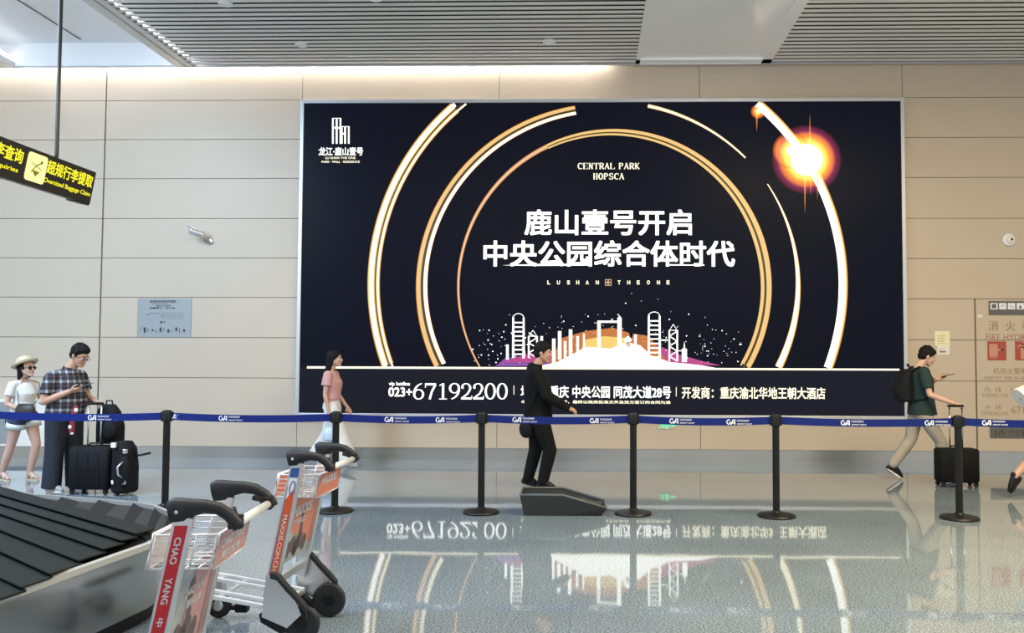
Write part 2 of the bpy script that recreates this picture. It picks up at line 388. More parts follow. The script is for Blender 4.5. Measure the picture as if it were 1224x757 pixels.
# cove tubes in the wall slot (lit only over the left part) and along the trough
def cove(a, b, label, grp, tm='tube'):
    t = thing('cove_lamp', label, 'lamp', a, 0, grp); v = Vector(b) - Vector(a); n_ = v.normalized()
    mb = MB(); mb.tube([(0, 0, 0), v], .013, 8); mb.build('lamp_tube', tm, t, True)
    mb = MB(); mb.bar(Vector((0, 0, .03)), v + Vector((0, 0, .03)), .04, .025); mb.build('batten', 'white_paint', t)
for k in range(9):
    x = -13.2 + k * 1.5; cove((x, D - .088, 6.04), (x + 1.46, D - .088, 6.04), 'linear lamp hidden in the slot along the top of the wall', 'cove lamps above the wall')
for k in range(6):
    y = 4.2 + k * 1.4
    cove((-6.13, y, 6.06), (-6.13, y + 1.35, 6.06), 'linear lamp behind the lip of the white ceiling trough', 'cove lamps in the trough', 'tube_soft')
    cove((-8.80, y, 6.06), (-8.80, y + 1.35, 6.06), 'linear lamp behind the lip of the white ceiling trough', 'cove lamps in the trough', 'tube_soft')
# downlights between the slats
def downlight(x, y, lit, label):
    t = thing('ceiling_light', label, 'ceiling light', (x, y, ZC))
    mb = MB(); mb.lathe([(.055, .03), (.085, .03), (.09, -.004), (.08, -.012), (.062, -.008), (.055, .01)], 24); mb.build('trim_ring', 'white_paint', t, True)
    mb = MB(); mb.lathe([(.001, .006), (.06, .006), (.06, .012), (.001, .012)], 24); mb.build('lens', glow('lit downlight lens', (1, 1, 1, 1), 14 if lit else .35), t)
    if lit:
        l = bpy.data.lights.new('downlight', 'SPOT'); l.energy = 160; l.spot_size = 1.9; l.spot_blend = .6; l.shadow_soft_size = .06; l.color = (.95, .97, 1)
        o = bpy.data.objects.new('downlight', l); COL.objects.link(o); o.location = (x, y, ZC - .03)
downlight(-2.62, 10.22, True, 'bright glowing round downlight in the slatted ceiling above the light box')
downlight(-4.05, 11.75, False, 'dim round downlight in the slats above the light box corner with the logo')
downlight(-4.53, 10.35, False, 'dim round downlight near the white ceiling trough lip')
downlight(-.55, 11.7, False, 'dim round downlight in the slats nearest to the white ceiling panel')
# ================================================================== light box advertisement
YB = D - .10
lb = thing('light_box', 'huge navy illuminated advertising light box with golden rings on the beige wall', 'billboard', (0, D - .05, .62))
def world_child(o, root):
    o.parent = root; o.matrix_parent_inverse = parent_world(root).inverted(); return o
xa, xb, za, zb = -4.335, 4.668, .628, 5.385
m = MB(); fw = .055
m.box((xa, YB - .02, za), (xa + fw, D, zb)); m.box((xb - fw, YB - .02, za), (xb, D, zb))
m.box((xa + fw, YB - .02, zb - fw), (xb - fw, D, zb)); m.box((xa + fw, YB - .02, za), (xb - fw, D, za + fw))
world_child(m.build('frame', 'frame', bevel=.006), lb)
zl = at_y(720, 440, YB).z
m = MB(); m.box((xa + fw, YB, zl), (xb - fw, D - .01, zb - fw)); world_child(m.build('poster_face', 'navy'), lb)
m = MB(); m.box((xa + fw, YB, za + fw), (xb - fw, D - .01, zl)); world_child(m.build('caption_face', 'navy2'), lb)
def ad(lift=.002):
    a = Art((0, YB, 0), (1, 0, 0), (0, 0, 1)); a.lift = lift; return a
def q(px, py): p = at_y(px, py, YB); return (p.x, p.z)
def inside(u, v): return xa + fw < u < xb - fw and zl < v < zb - fw
PX = at_y(701, 300, YB).x - at_y(700, 300, YB).x          # metres per photo pixel on the box
def ring(cx, cy, rx, ry, a0, a1, bands, taper=None, n=420):
    """golden ring printed on the film: bands of (inner, outer, material) in photo pixels from the radius"""
    mats = []; a = ad()
    for k, (t0, t1, mt) in enumerate(bands):
        if mt not in mats: mats.append(mt)
        a.mb.mi = mats.index(mt); a.lift = .002 + .0006 * k
        prev = None
        for i in range(n + 1):
            th = math.radians(a0 + (a1 - a0) * i / n); tp = taper(i / n) if taper else 1
            pts = [q(cx + (rx + t * tp) * math.cos(th), cy - (ry + t * tp) * math.sin(th)) for t in (t0, t1)]
            if prev and all(inside(*p) for p in pts + prev):
                a.poly([prev[0], prev[1], pts[1], pts[0]])
            prev = pts
    return a.build('golden_ring', mats, lb)
tl = lambda t: .35 + .65 * math.sin(PI * min(1, t * 1.0)) ** .5 if 0 < t < 1 else .3
up_ = lambda t: .12 + .88 * t
ring(726.5, 341, 280, 280, 128, 205, [(-7.6, 7.4, 'g_orange'), (-7, 6.8, 'g_gold'), (.4, 5.2, 'g_white'), (-3, -1.2, 'g_brown'), (-6.2, -4, 'g_cream')])
ring(726.5, 341, 281, 281, -25, 52, [(-5, 6, 'g_orange'), (-5, 5.2, 'g_gold'), (-5, 2.5, 'g_white'), (2.8, 3.6, 'g_cream')])
ring(726.5, 343, 222, 214, 100, 206, [(-7, 8, 'g_orange'), (-6, 7, 'g_gold'), (-1.5, 2, 'g_brown'), (-6.5, -2, 'g_cream'), (3, 5.5, 'g_rose')], lambda t: .75 + .25 * t)
ring(727, 341, 228, 219, 78, 44, [(-1.6, 1.8, 'g_gold'), (-1, 1.1, 'g_cream')], lambda t: 1.3 - .7 * t)
ring(727, 341, 227, 222, 33, -28, [(-5, 5, 'g_orange'), (-4.6, 4.4, 'g_gold'), (-4, 3, 'g_cream')], up_)
ring(732, 344, 184, 186, 212, 115, [(-2.5, 3, 'g_orange'), (-1.5, 2, 'g_rose')], lambda t: .35 + .65 * t)
ring(732, 344, 184, 186, 115, -31, [(-6.5, 6.5, 'g_orange'), (-6.5, 6, 'g_gold'), (-2.5, .5, 'g_brown'), (2.5, 5, 'g_rose'), (-6, -4.2, 'g_rose')], lambda t: .45 + .55 * min(1, t * 1.5))
# star burst on the outer ring
def burst(px, py, R, stops, name):
    u, v = q(px, py); mb = MB(); mb.poly([(R * math.cos(2 * PI * k / 40), 0, R * math.sin(2 * PI * k / 40)) for k in range(40)])
    o = mb.build(name, burst_mat('backlit ' + name, stops, R)); o.location = (u, YB - .007, v); world_child(o, lb)
W4 = (3, 3, 2.6, 1); Y4 = (1.2, .75, .12, 1); O4 = (.9, .22, .03, 1); P4 = (.16, .015, .05, 1); K4 = (0, 0, 0, 1)
burst(964, 191, 42 * PX, [(0, W4), (.30, W4), (.48, Y4), (.66, O4), (.82, P4), (1, K4)], 'star_burst')
burst(945, 180, 22 * PX, [(0, W4), (.30, Y4), (.65, O4), (1, K4)], 'star_burst')
burst(906, 133.5, 9 * PX, [(0, W4), (.20, Y4), (.5, O4), (1, K4)], 'star_burst')
a = ad(.006); mats = ['g_orange', 'g_rose']
for px, t, b, w_ in ((968, 136, 190, 2.2), (962, 190, 256, 2), (969, 190, 234, 1.8), (953, 190, 222, 1.8), (904.5, 125, 158, 2), (977, 200, 240, 1.6)):
    c = (t + b) / 2 if t < 150 and b < 200 else b
    a.poly([q(px - w_, (191 if t > 150 or b == 190 else 128)), q(px + w_, (191 if t > 150 or b == 190 else 128)), q(px, t if b == 190 else b)])
a.build('light_ray_print', mats, lb)
# white rule between poster and caption
a = ad(.003); a.poly([q(367, 438), q(1075, 441), q(1075, 443.2), q(367, 440.6)]); a.build('rule', 'g_cream', lb)
# lettering
def adtext(name, body, x0, y0, x1, y1, mt, bold=.012, spacing=1.0, a=None):
    """y0 = top, y1 = bottom in the photograph"""
    u0, v1 = q(x0, y0); u1, v0 = q(x1, y1); aa = a or ad(.004); aa.text(body, u0, v0, u1, v1, bold, spacing)
    if a is None: aa.build(name, mt, lb)
adtext('headline_lettering', '鹿山壹号开启', 627, 250.5, 827, 281.5, 'g_white', .022)
adtext('headline_lettering', '中央公园综合体时代', 578, 287.5, 878.5, 319, 'g_white', .022)
a = ad(.0045); a.poly([q(600, 317.3), q(640, 315.8), q(705, 315.5), q(705, 317.5), q(640, 318)]); a.poly([q(800, 316), q(842, 316.6), q(842, 317.6), q(800, 317.5)]); a.build('underline_print', 'g_white', lb)
for ch, px in zip('LUSHAN', (656, 667, 679, 690, 702, 713.5)): pass
a = ad(.004)
for ch, px in list(zip('LUSHAN', (656, 667.5, 679.5, 690.5, 702, 714))) + list(zip('THEONE', (740, 751.5, 763, 775, 787, 798.5))):
    adtext('', ch, px - 1.8, 335.4, px + 1.8, 340.2, '', .03, 1, a)
a.build('tagline_lettering', 'g_cream', lb)
a = ad(.004)
for i in (-1, 1):
    for j in (-1, 1):
        c = q(727 + i * 2, 337.8 + j * 2); a.stroke([(c[0] - 1.5 * PX, c[1] - 1.5 * PX), (c[0] + 1.5 * PX, c[1] - 1.5 * PX), (c[0] + 1.5 * PX, c[1] + 1.5 * PX), (c[0] - 1.5 * PX, c[1] + 1.5 * PX)], .9 * PX, True)
a.build('emblem_print', 'g_rose', lb)
# serif lettering with thick and thin strokes
def arc(cx, cy, rx, ry, a0, a1, n=16): return [(cx + rx * math.cos(math.radians(a0 + (a1 - a0) * i / n)), cy + ry * math.sin(math.radians(a0 + (a1 - a0) * i / n))) for i in range(n + 1)]
def serif(a, ch, u, v, w_, h, tk=.13, tn=.05):
    T, t = tk, tn
    nib = lambda dx, dy, k: (t + (T - t) * abs(dy) ** 1.5) * h
    def st(pts, closed=False, wf=None): a.stroke([(u + x * w_, v + y * h) for x, y in pts], wf or nib, closed)
    def sf(x, y, l=.20): a.rect(u + (x - l) * w_, v + (y if y < .5 else y - .045) * h, u + (x + l) * w_, v + (y + .045 if y < .5 else y) * h)
    def dot(x, y, r=.075): a.disc(u + x * w_, v + y * h, r * h, 10)
    e = T / 2 * h / w_
    if ch == '0': st(arc(.5, .5, .5 - e, .475, 0, 360, 36)[:-1], True)
    if ch == '6': st(arc(.5, .31, .5 - e, .29, 0, 360, 28)[:-1], True); st([(e, .34)] + arc(.92, .36, .92 - e, .62, 178, 100, 14))
    if ch == '9': st(arc(.5, .69, .5 - e, .29, 0, 360, 28)[:-1], True); st([(1 - e, .66)] + arc(.08, .64, .92 - e, .62, -2, -80, 14))
    if ch == '7': st([(.0, .93), (.98, .93)], wf=.13 * h); st([(.03, .99), (.03, .72)], wf=.05 * h); st([(.93, .9), (.62, .5), (.42, 0)], wf=.125 * h)
    if ch == '1': st([(.55, 0), (.55, .99)], wf=.14 * h); st([(.22, .86), (.55, .97)], wf=.06 * h); sf(.55, 0, .36)
    if ch == '2': st(arc(.47, .70, .47 - e, .27, 165, -35, 20) + [(.62, .35), (.07, .06)]); st([(.03, .06), (.95, .06)], wf=.12 * h); st([(.95, .0), (.99, .22)], wf=.05 * h); dot(.15, .72)
    if ch in 'CG': st(arc(.55, .5, .55 - e, .47, 48, 312, 26)); st([(.93, .62), (.93, .97)], wf=.05 * h)
    if ch == 'O': st(arc(.5, .5, .5 - e, .475, 0, 360, 32)[:-1], True)
    if ch in 'EHKLNPRT':
        x = .5 if ch == 'T' else .2
        st([(x, 0), (x, 1)], wf=(T if ch != 'N' else t * 1.3) * h); sf(x, 0); sf(x, 1)
    if ch == 'E': st([(.2, .975), (.92, .975)], wf=.05 * h); st([(.2, .52), (.7, .52)], wf=.05 * h); st([(.2, .025), (.95, .025)], wf=.05 * h); st([(.92, 1), (.92, .74)], wf=.07 * h); st([(.95, 0), (.95, .28)], wf=.07 * h)
    if ch == 'L': st([(.2, .025), (.95, .025)], wf=.05 * h); st([(.95, 0), (.95, .3)], wf=.07 * h)
    if ch == 'T': st([(.02, .975), (.98, .975)], wf=.05 * h); st([(.03, 1), (.03, .72)], wf=.07 * h); st([(.97, 1), (.97, .72)], wf=.07 * h)
    if ch == 'H': st([(.8, 0), (.8, 1)], wf=T * h); sf(.8, 0); sf(.8, 1); st([(.2, .5), (.8, .5)], wf=.05 * h)
    if ch == 'N': st([(.8, 0), (.8, 1)], wf=t * 1.3 * h); sf(.8, 1); st([(.18, 1), (.82, 0)], wf=T * h)
    if ch in 'PR': st([(.2, .975)] + arc(.5, .74, .32, .235, 90, -90, 14) + [(.2, .5)])
    if ch == 'R': st([(.5, .5), (.9, .02)], wf=T * h); sf(.9, 0, .12)
    if ch == 'K': st([(.22, .42), (.85, 1)], wf=t * 1.2 * h); st([(.42, .6), (.88, 0)], wf=T * h); sf(.88, 0, .15); sf(.85, 1, .15)
    if ch == 'A': st([(.5, 1), (.08, 0)], wf=t * 1.2 * h); st([(.47, 1), (.88, 0)], wf=T * h); st([(.22, .32), (.75, .32)], wf=.05 * h); sf(.1, 0, .15); sf(.88, 0, .17)
    if ch == 'S': st(arc(.5, .74, .40 - e * .5, .235, 30, 255, 14) + arc(.5, .26, .42 - e * .5, .235, 75, -150, 14)); st([(.84, .7), (.84, .98)], wf=.05 * h); st([(.1, .3), (.1, .02)], wf=.05 * h)
a = ad(.004)
for k, ch in enumerate('67192200'):
    u0, v1 = q(494 + k * 14.25, 458.2); u1, v0 = q(494 + k * 14.25 + 13, 477.6); serif(a, ch, u0, v0, u1 - u0, v1 - v0)
a.build('hotline_lettering', 'g_white', lb)
a = ad(.004)
for s_, x0, x1, y0, y1 in (('CENTRAL', 690.5, 735.5, 195, 202.3), ('PARK', 739.5, 765, 195, 202.3), ('HOPSCA', 709, 746.5, 207.3, 214.6)):
    st_ = (x1 - x0) / len(s_)
    for k, ch in enumerate(s_):
        u0, v1 = q(x0 + k * st_, y0); u1, v0 = q(x0 + k * st_ + st_ * .9, y1); serif(a, ch, u0, v0, u1 - u0, v1 - v0, .19, .085)
a.build('subtitle_lettering', 'g_cream', lb)
adtext('caption_lettering', 'vip hotline', 465, 456.5, 490, 462.5, 'g_white', .02)
adtext('prefix_lettering', '023+', 464.5, 463.2, 492.5, 474.4, 'g_white', .02)
adtext('address_lettering', '地址：重庆 中央公园 同茂大道28号', 622.5, 461, 802, 476.5, 'g_white', .018)
adtext('developer_lettering', '开发商：重庆渝北华地王朝大酒店', 815, 462.5, 986.5, 477.5, 'g_cream', .018)
adtext('fine_lettering', '本广告仅为要约邀请，最终以政府批准文件及双方签订的合同为准', 623, 478.4, 801.5, 483.2, 'g_cream', .02)
a = ad(.004)
for px, y0 in ((614.3, 461), (808.3, 463)): a.poly([q(px - .4, y0), q(px + .4, y0), q(px + .4, y0 + 11), q(px - .4, y0 + 11)])
a.build('divider_print', 'g_cream', lb)
# developer's mark, top left
a = ad(.004)
def bars(L, w_):
    for pts in L: a.stroke([q(*p) for p in pts], w_ * PX)
bars([[(398, 172), (398, 141.5), (407, 141.5), (407, 172)], [(402.5, 141.5), (402.5, 172)], [(398, 153), (407, 153)], [(407, 160), (412, 160)], [(408.5, 172), (408.5, 151.5), (417, 151.5), (417, 172)], [(412.6, 151.5), (412.6, 172)]], 2.0)
a.build('logo', 'g_white', lb)
adtext('logo_lettering', '龙江·鹿山壹号', 381, 176.2, 434, 186, 'g_white', .014)
adtext('logo_lettering', 'LU SHAN THE ONE', 389, 187.5, 425, 190.2, 'g_cream', .01)
adtext('logo_lettering', 'PARK · MALL · RESIDENCE', 384.5, 192.3, 430, 194.8, 'g_cream', .015)
# glowing skyline
rnd = random.Random(7)
a = ad(.0022); mats = ['g_purple', 'g_magenta', 'g_orange', 'g_gold', 'g_white', 'g_rose']
def pg(mi, *pts): a.mb.mi = mi; a.poly([q(*p) for p in pts])
def bx(mi, x0, y0, x1, y1): pg(mi, (x0, y1), (x1, y1), (x1, y0), (x0, y0))
pg(0, (592, 438), (662, 438), (655, 424), (604, 428)); a.lift = .0026
pg(1, (600, 433), (664, 433), (660, 420), (628, 424)); pg(1, (770, 437), (862, 437), (840, 432), (812, 424), (775, 408))
a.lift = .003
pg(2, (655, 438), (760, 438), (752, 398), (732, 392), (700, 396), (672, 404)); pg(2, (745, 436), (800, 436), (776, 402), (757, 399))
a.lift = .0034; pg(3, (690, 430), (760, 430), (748, 404), (722, 402), (700, 406))
a.lift = .0038
pg(4, (636, 439), (858, 440.5), (835, 436.5), (800, 433), (778, 425), (765, 413), (748, 409), (730, 417), (700, 415), (684, 424), (664, 434))
for x0, x1, y0, y1 in ((660, 664, 405, 436), (667, 671, 396, 430), (674, 677, 408, 428), (680, 684, 394, 425), (689, 692, 402, 424), (738, 743, 380, 420), (714, 718, 384, 420), (758, 761, 400, 420), (646, 649, 402, 432), (697, 699, 399, 420)): bx(4, x0, y0, x1, y1)
pg(4, (738, 381), (743, 381), (740.5, 377)); bx(4, 714, 383.6, 743, 386); bx(2, 715.3, 385, 716.6, 400); pg(4, (745, 407), (756, 407), (750.5, 401.5)); bx(4, 747, 404, 754, 409)
bx(2, 748, 408.5, 753, 415)
for xL, xR, yT, yB in ((613.5, 626, 377, 428), (775.5, 788.5, 375, 432)):                  # twin ladder towers
    for x, tip in ((xL, 3), (xR, 1)):
        pg(4, (x - 1.4, yB), (x + 1.4, yB), (x + 1, yT + 3), (x, yT - tip + 3), (x - 1, yT + 3))
    y = yT + 8
    while y < yB - 4: bx(4, xL, y, xR, y + 1.6); y += 5.4
    a.stroke([q(xL + (xR - xL) * (.5 - .5 * math.cos(t)), yT + 3 - 5 * math.sin(t)) for t in [PI * k / 10 for k in range(11)]], .8 * PX)
for x0, x1, y0, y1 in ((632, 642, 399, 428), (800, 809.5, 392, 432)):                        # lattice towers
    for x in (x0, x1): bx(4, x - .9, y0 + 3, x + .9, y1)
    k = 0; y = y1
    while y > y0 + 4:
        a.stroke([q(x0 if k % 2 else x1, y), q(x1 if k % 2 else x0, y - 6)], 1.2 * PX); y -= 6; k += 1
    a.stroke([q(x0, y0 + 3), q((x0 + x1) / 2, y0 - 4), q(x1, y0 + 3)], 1.2 * PX, True)
bx(4, 815, 417, 821, 433); pg(4, (818, 408), (819, 417), (817, 417)); bx(4, 605, 412, 608, 430); bx(4, 790, 406, 798, 407.5); bx(4, 811, 419, 815, 420)
a.build('skyline_print', mats, lb, 'white city skyline print glowing magenta and orange')
a = ad(.003)
for k in range(230):
    if k < 110: px, py = 727 + rnd.gauss(0, 62), 405 + rnd.gauss(0, 26)
    else: px, py = rnd.choice((600, 850)) + rnd.gauss(0, 24), 425 + rnd.gauss(0, 13) - abs(rnd.gauss(0, 8))
    if not (565 < px < 890 and 342 < py < 437): continue
    c = q(px, py); a.disc(*c, rnd.choice((.3, .4, .5, .85)) * PX, 6)
a.build('sparkle_print', 'g_white', lb)
# ================================================================== things on the wall
# evacuation plan plaque
pl = thing('wall_plaque', 'grey metal notice plaque with small dark printing on the pale wall panels', 'plaque', (-6.39, D, 1.80))
m = MB(); m.box((-.405, -.012, 0), (.415, 0, .59)); m.build('plate', 'plaque', pl, bevel=.003)
a = Art((0, -.012, 0), (1, 0, 0), (0, 0, 1)); a.lift = .0015
a.text('机场旅客须知平面图', -.22, .525, .18, .56, .01); a.rect(-.2, .505, .05, .511); a.text('重庆江北机场', -.12, .465, .1, .49, .01); a.text('温馨提示 · 请注意', -.22, .43, .17, .455, .01)
for k in range(12): a.rect(-.02 + k * .028, .27, -.017 + k * .028, .38)
a.stroke([(-.27, .33), (-.2, .36), (-.05, .36), (-.02, .3)], .006); a.rect(-.05, .21, -.02, .245); a.disc(.01, .23, .012)
for k in range(11): a.rect(-.3 + k * .06, .07 + .012 * (k % 3), -.27 + k * .06 - .02 * (k % 2), .15 - .014 * (k % 4))
a.stroke([(-.36, .1), (-.33, .16), (-.3, .12)], .006)
a.build('printed_lettering', 'ink', pl, local=True)
# cctv bullet camera left of the light box
c0 = at_y(252, 289, D)
t = thing('security_camera', 'silver bullet security camera on a wall bracket below the white wall top', 'camera', c0)
m = MB(); m.lathe([(.001, 0), (.045, 0), (.045, .02), (.03, .028), (.001, .028)], 20, ax='y'); m.build('wall_mount', 'alu', t, True)
tip = Vector((-.20, -.28, .16)); el = Vector((-.055, -.11, .03))
m = MB(); m.tube([(0, -.01, 0), (-.01, -.06, -.02), el, el + Vector((-.02, -.03, .06))], .014, 10); m.tube([(0, -.02, -.03), (-.07, -.10, -.005), (-.13, -.15, .05)], .008, 8); m.build('bracket', 'steel', t, True)
ax_ = Vector((-.78, -.52, .30)).normalized(); b0 = el + Vector((0, -.01, .05))
m = MB(); L_ = .20
rr = [.001, .046, .052, .055, .055, .05, .042]; tt = [0, .003, .02, .06, L_, L_ + .008, L_ + .010]
pts = [b0 + ax_ * x for x in tt]
m.tube(pts, rr, 18); m.build('housing', 'alu', t, True)
m = MB(); m.tube([b0 + ax_ * (L_ - .01), b0 + ax_ * (L_ + .007)], [.042, .042], 16); m.tube([b0 + ax_ * (L_ + .005), b0 + ax_ * (L_ + .013)], [.014, .014], 12); m.build('lens', 'lens', t, True)
m = MB(); m.bar(b0 + ax_ * -.01 + Vector((0, 0, .045)), b0 + ax_ * (L_ + .05) + Vector((0, 0, .045)), .085, .006); m.build('sunshield', 'frame', t)
# dome camera on the right
c0 = at_y(1205, 287, D)
t = thing('dome_camera', 'small white dome camera on the beige wall above the fire hydrant panel', 'camera', c0)
m = MB(); m.lathe([(.001, 0), (.095, 0), (.095, .02), (.088, .035), (.06, .05), (.001, .055)], 28, ax='y')
m.build('housing', 'white', t, True)
m = MB(); m.ell((0, -.05, 0), (.055, .035, .055)); m.build('dome', 'paper_w', t, True)
m = MB(); m.lathe([(.001, .08), (.016, .08), (.016, .09), (.001, .092)], 14, o=(.015, 0, .0), ax='y'); m.build('lens', 'lens', t, True)
# notices by the right walker
c0 = at_y(1117.5, 413.5, D); c1 = at_y(1135, 396, D)
t = tag(MB().box((c0.x, D - .004, c0.z), (c1.x, D - .0005, c1.z)).build('wall_notice', 'paper'), 'yellow paper notice stuck on the wall, above the white one', 'notice')
a = Art((c0.x, D - .004, c0.z), (1, 0, 0), (0, 0, 1)); a.lift = .001
for k in range(5): a.rect(.035, .03 + k * .028, .16 - .03 * (k % 2), .036 + k * .028)
a.build('printed_lettering', 'browntext', t)
c0 = at_y(1120, 424, D); c1 = at_y(1134.8, 413.2, D)
t = tag(MB().box((c0.x, D - .006, c0.z), (c1.x, D - .0025, c1.z)).build('wall_notice', 'paper_w'), 'small white paper notice stuck on the wall, below the yellow one', 'notice')
a = Art((c0.x, D - .006, c0.z), (1, 0, 0), (0, 0, 1)); a.lift = .001
a.rect(.03, .03, .13, .055); a.rect(.02, .08, .11, .087); a.build('printed_lettering', 'browntext', t)
# fire hydrant cabinet door lettering and plates
fh = thing('hydrant_sign', 'red and brown fire hydrant lettering and pictograms on the beige wall panel', 'sign', (6.2, D, 1.5))
YS = D - .001
def ws(lift=.0015):
    a = Art((0, YS, 0), (1, 0, 0), (0, 0, 1)); a.lift = lift; return a
def qs(px, py): p = at_y(px, py, YS); return (p.x, p.z)
def wtext(a, s_, x0, y0, x1, y1, bold=.0): u0, v1 = qs(x0, y0); u1, v0 = qs(x1, y1); a.text(s_, u0, v0, u1, v1, bold)
a = ws(); wtext(a, '消  火  栓', 1181.5, 383.5, 1234, 396, 0); a.build('lettering', 'browntext', fh)
a = ws(); wtext(a, 'FIRE HYDRANT', 1178.5, 399.5, 1246, 407, -.01); a.build('lettering', 'redtext', fh)
a = ws(); wtext(a, '机场火警电话', 1187, 440, 1236, 447.5, -.005); wtext(a, 'AIRPORT FIRE ALARM CALL', 1175, 450, 1246, 454, -.01)
wtext(a, '内  线', 1177, 463, 1197, 469, -.01); wtext(a, 'INTERNAL LINE', 1174, 470.5, 1205, 475, -.015); wtext(a, '119', 1209, 464, 1224, 472, 0)
wtext(a, '外  线', 1177, 484, 1197, 490.5, -.01); wtext(a, 'EXTERNAL LINE', 1174, 492, 1205, 496.5, -.015); wtext(a, '6715', 1209, 486, 1232, 494, -.01); a.build('lettering', 'browntext', fh)
for x0, x1, kind in ((1180, 1203, 0), (1213, 1236, 1)):
    u0, v1 = qs(x0, 408); u1, v0 = qs(x1, 431)
    a = ws(.001); a.rect(u0, v0, u1, v1); pic = a.build('pictogram', mat('faded sign red', (.42, .07, .045, 1), .5), fh)
    a = ws(.002); w_ = u1 - u0; h_ = v1 - v0
    P_ = lambda x, y: (u0 + x * w_, v0 + y * h_)
    if kind == 0:
        a.poly([P_(.1, .22), P_(.55, .22), P_(.55, .85), P_(.1, .85)]); a.stroke([P_(.55, .55), P_(.85, .55)], .025); a.disc(*P_(.78, .55), .02)
        for k in range(3): a.stroke([P_(.12, .12 + .04 * k), P_(.5, .12 + .04 * k)], .006)
    else:
        a.poly([P_(.3, .08), P_(.7, .08), P_(.7, .62), P_(.62, .72), P_(.38, .72), P_(.3, .62)]); a.disc(*P_(.5, .8), .05); a.stroke([P_(.15, .7), P_(.35, .85), P_(.65, .85), P_(.8, .72)], .02)
    a.build('symbol', mat('faded sign pink', (.60, .28, .20, 1), .5), pic)
t = thing('pictogram_plate', 'dark grey plate with a row of small white pictogram squares, above the fire hydrant lettering', 'sign', (6.2, D, 2.27))
u0, v1 = qs(1181.5, 360); u1, v0 = qs(1250, 377)
world_child(MB().box((u0, D - .008, v0), (u1, D - .0005, v1)).build('plate', 'plaque_dark'), t)
for k in range(6):
    x = 1183.5 + k * 10.5
    a = Art((0, D - .008, 0), (1, 0, 0), (0, 0, 1)); a.lift = .001; c = qs(x, 370); d_ = qs(x + 8.6, 362.5); a.rect(c[0], c[1], d_[0], d_[1]); sq = a.build('pictogram', 'white', t)
    a = Art((0, D - .008, 0), (1, 0, 0), (0, 0, 1)); a.lift = .002; mx_, my_ = (c[0] + d_[0]) / 2, (c[1] + d_[1]) / 2
    if k == 0: a.rect(c[0] + .02, c[1] + .015, d_[0] - .02, d_[1] - .015)
    elif k == 3: a.poly([(mx_ - .025, c[1] + .015), (mx_ + .025, c[1] + .015), (mx_, d_[1] - .02)])
    elif k == 1: a.stroke([(mx_ - .03, my_ - .01), (mx_, my_ + .02), (mx_ + .03, my_ - .01)], .008)
    else: a.stroke([(mx_ - .03, my_ + .01), (mx_ + .03, my_ - .02)], .008)
    a.build('symbol', 'plaque_dark', sq)
t = thing('lower_plate', 'dark grey lettered plate low on the wall, behind the blue belt below the hydrant lettering', 'sign', (6.2, D, .43))
u0, v1 = qs(1183, 510.5); u1, v0 = qs(1260, 524.5)
world_child(MB().box((u0, D - .008, v0), (u1, D - .0005, v1)).build('plate', 'plaque_dark'), t)
a = Art((0, D - .008, 0), (1, 0, 0), (0, 0, 1)); a.lift = .001; c = qs(1187, 521.5); d_ = qs(1250, 514); a.text('请勿遮挡', c[0], c[1], d_[0], d_[1], .02); a.build('lettering', 'joint', t)
t = tag(MB().box((at_y(1168.5, 380, D).x, D - .004, at_y(1170, 379.5, D).z), (at_y(1174, 380, D).x, D - .0005, at_y(1170, 376, D).z)).build('wall_sticker', 'paper_w'), 'tiny pale sticker beside the fire hydrant panel joint', 'sticker')
# low green exit sign and the white cabinet at the far left
c0 = at_y(786, 513, D); c1 = at_y(808, 504, D)
t = tag(MB().box((c0.x, D - .012, c0.z), (c1.x, D - .0005, c1.z)).build('exit_sign', 'wall'), 'small green glowing running-man exit sign low on the wall under the light box', 'exit sign')
w_ = c1.x - c0.x; h_ = c1.z - c0.z
a = Art((c0.x, D - .012, c0.z), (1, 0, 0), (0, 0, 1)); a.lift = .001
a.disc(w_ * .30, h_ * .84, h_ * .11, 10); a.stroke([(w_ * .30, h_ * .68), (w_ * .24, h_ * .40)], h_ * .2); a.stroke([(w_ * .12, h_ * .62), (w_ * .30, h_ * .64), (w_ * .40, h_ * .52)], h_ * .1); a.stroke([(w_ * .24, h_ * .42), (w_ * .36, h_ * .30), (w_ * .34, h_ * .08)], h_ * .13); a.stroke([(w_ * .24, h_ * .42), (w_ * .18, h_ * .2), (w_ * .05, h_ * .16)], h_ * .13)
a.rect(w_ * .44, h_ * .06, w_ * .58, h_ * .92); a.rect(w_ * .62, h_ * .42, w_ * .86, h_ * .58); a.poly([(w_ * .82, h_ * .25), (w_ * .99, h_ * .5), (w_ * .82, h_ * .75)])
a.build('pictogram_print', 'g_green', t)
xr_ = at_y(57, 510, D - .25).x; zt_ = at_y(30, 478, D - .25).z
t = thing('wall_cabinet', 'low white cabinet with a grey end panel behind the woman in the straw hat', 'cabinet', (xr_ - .6, D - .13, .18))
world_child(MB().box((xr_ - 1.5, D - .25, .18), (xr_, D - .001, zt_ - .04)).build('cabinet_body', 'paper_w', bevel=.006), t)
world_child(MB().box((xr_ - 1.52, D - .27, zt_ - .04), (xr_ + .015, D - .001, zt_)).build('worktop', 'white_paint', bevel=.006), t)
xg_ = at_y(12, 500, D - .25).x
world_child(MB().box((xg_ - .7, D - .262, .22), (xg_, D - .249, zt_ - .05)).build('grey_door', 'plaque', bevel=.003), t)
m = MB(); m.tube([(xg_ - .03, D - .262, .62), (xg_ - .03, D - .30, .62), (xg_ - .03, D - .30, .48), (xg_ - .03, D - .262, .48)], .008, 8); world_child(m.build('door_handle', 'black', None, True), t)
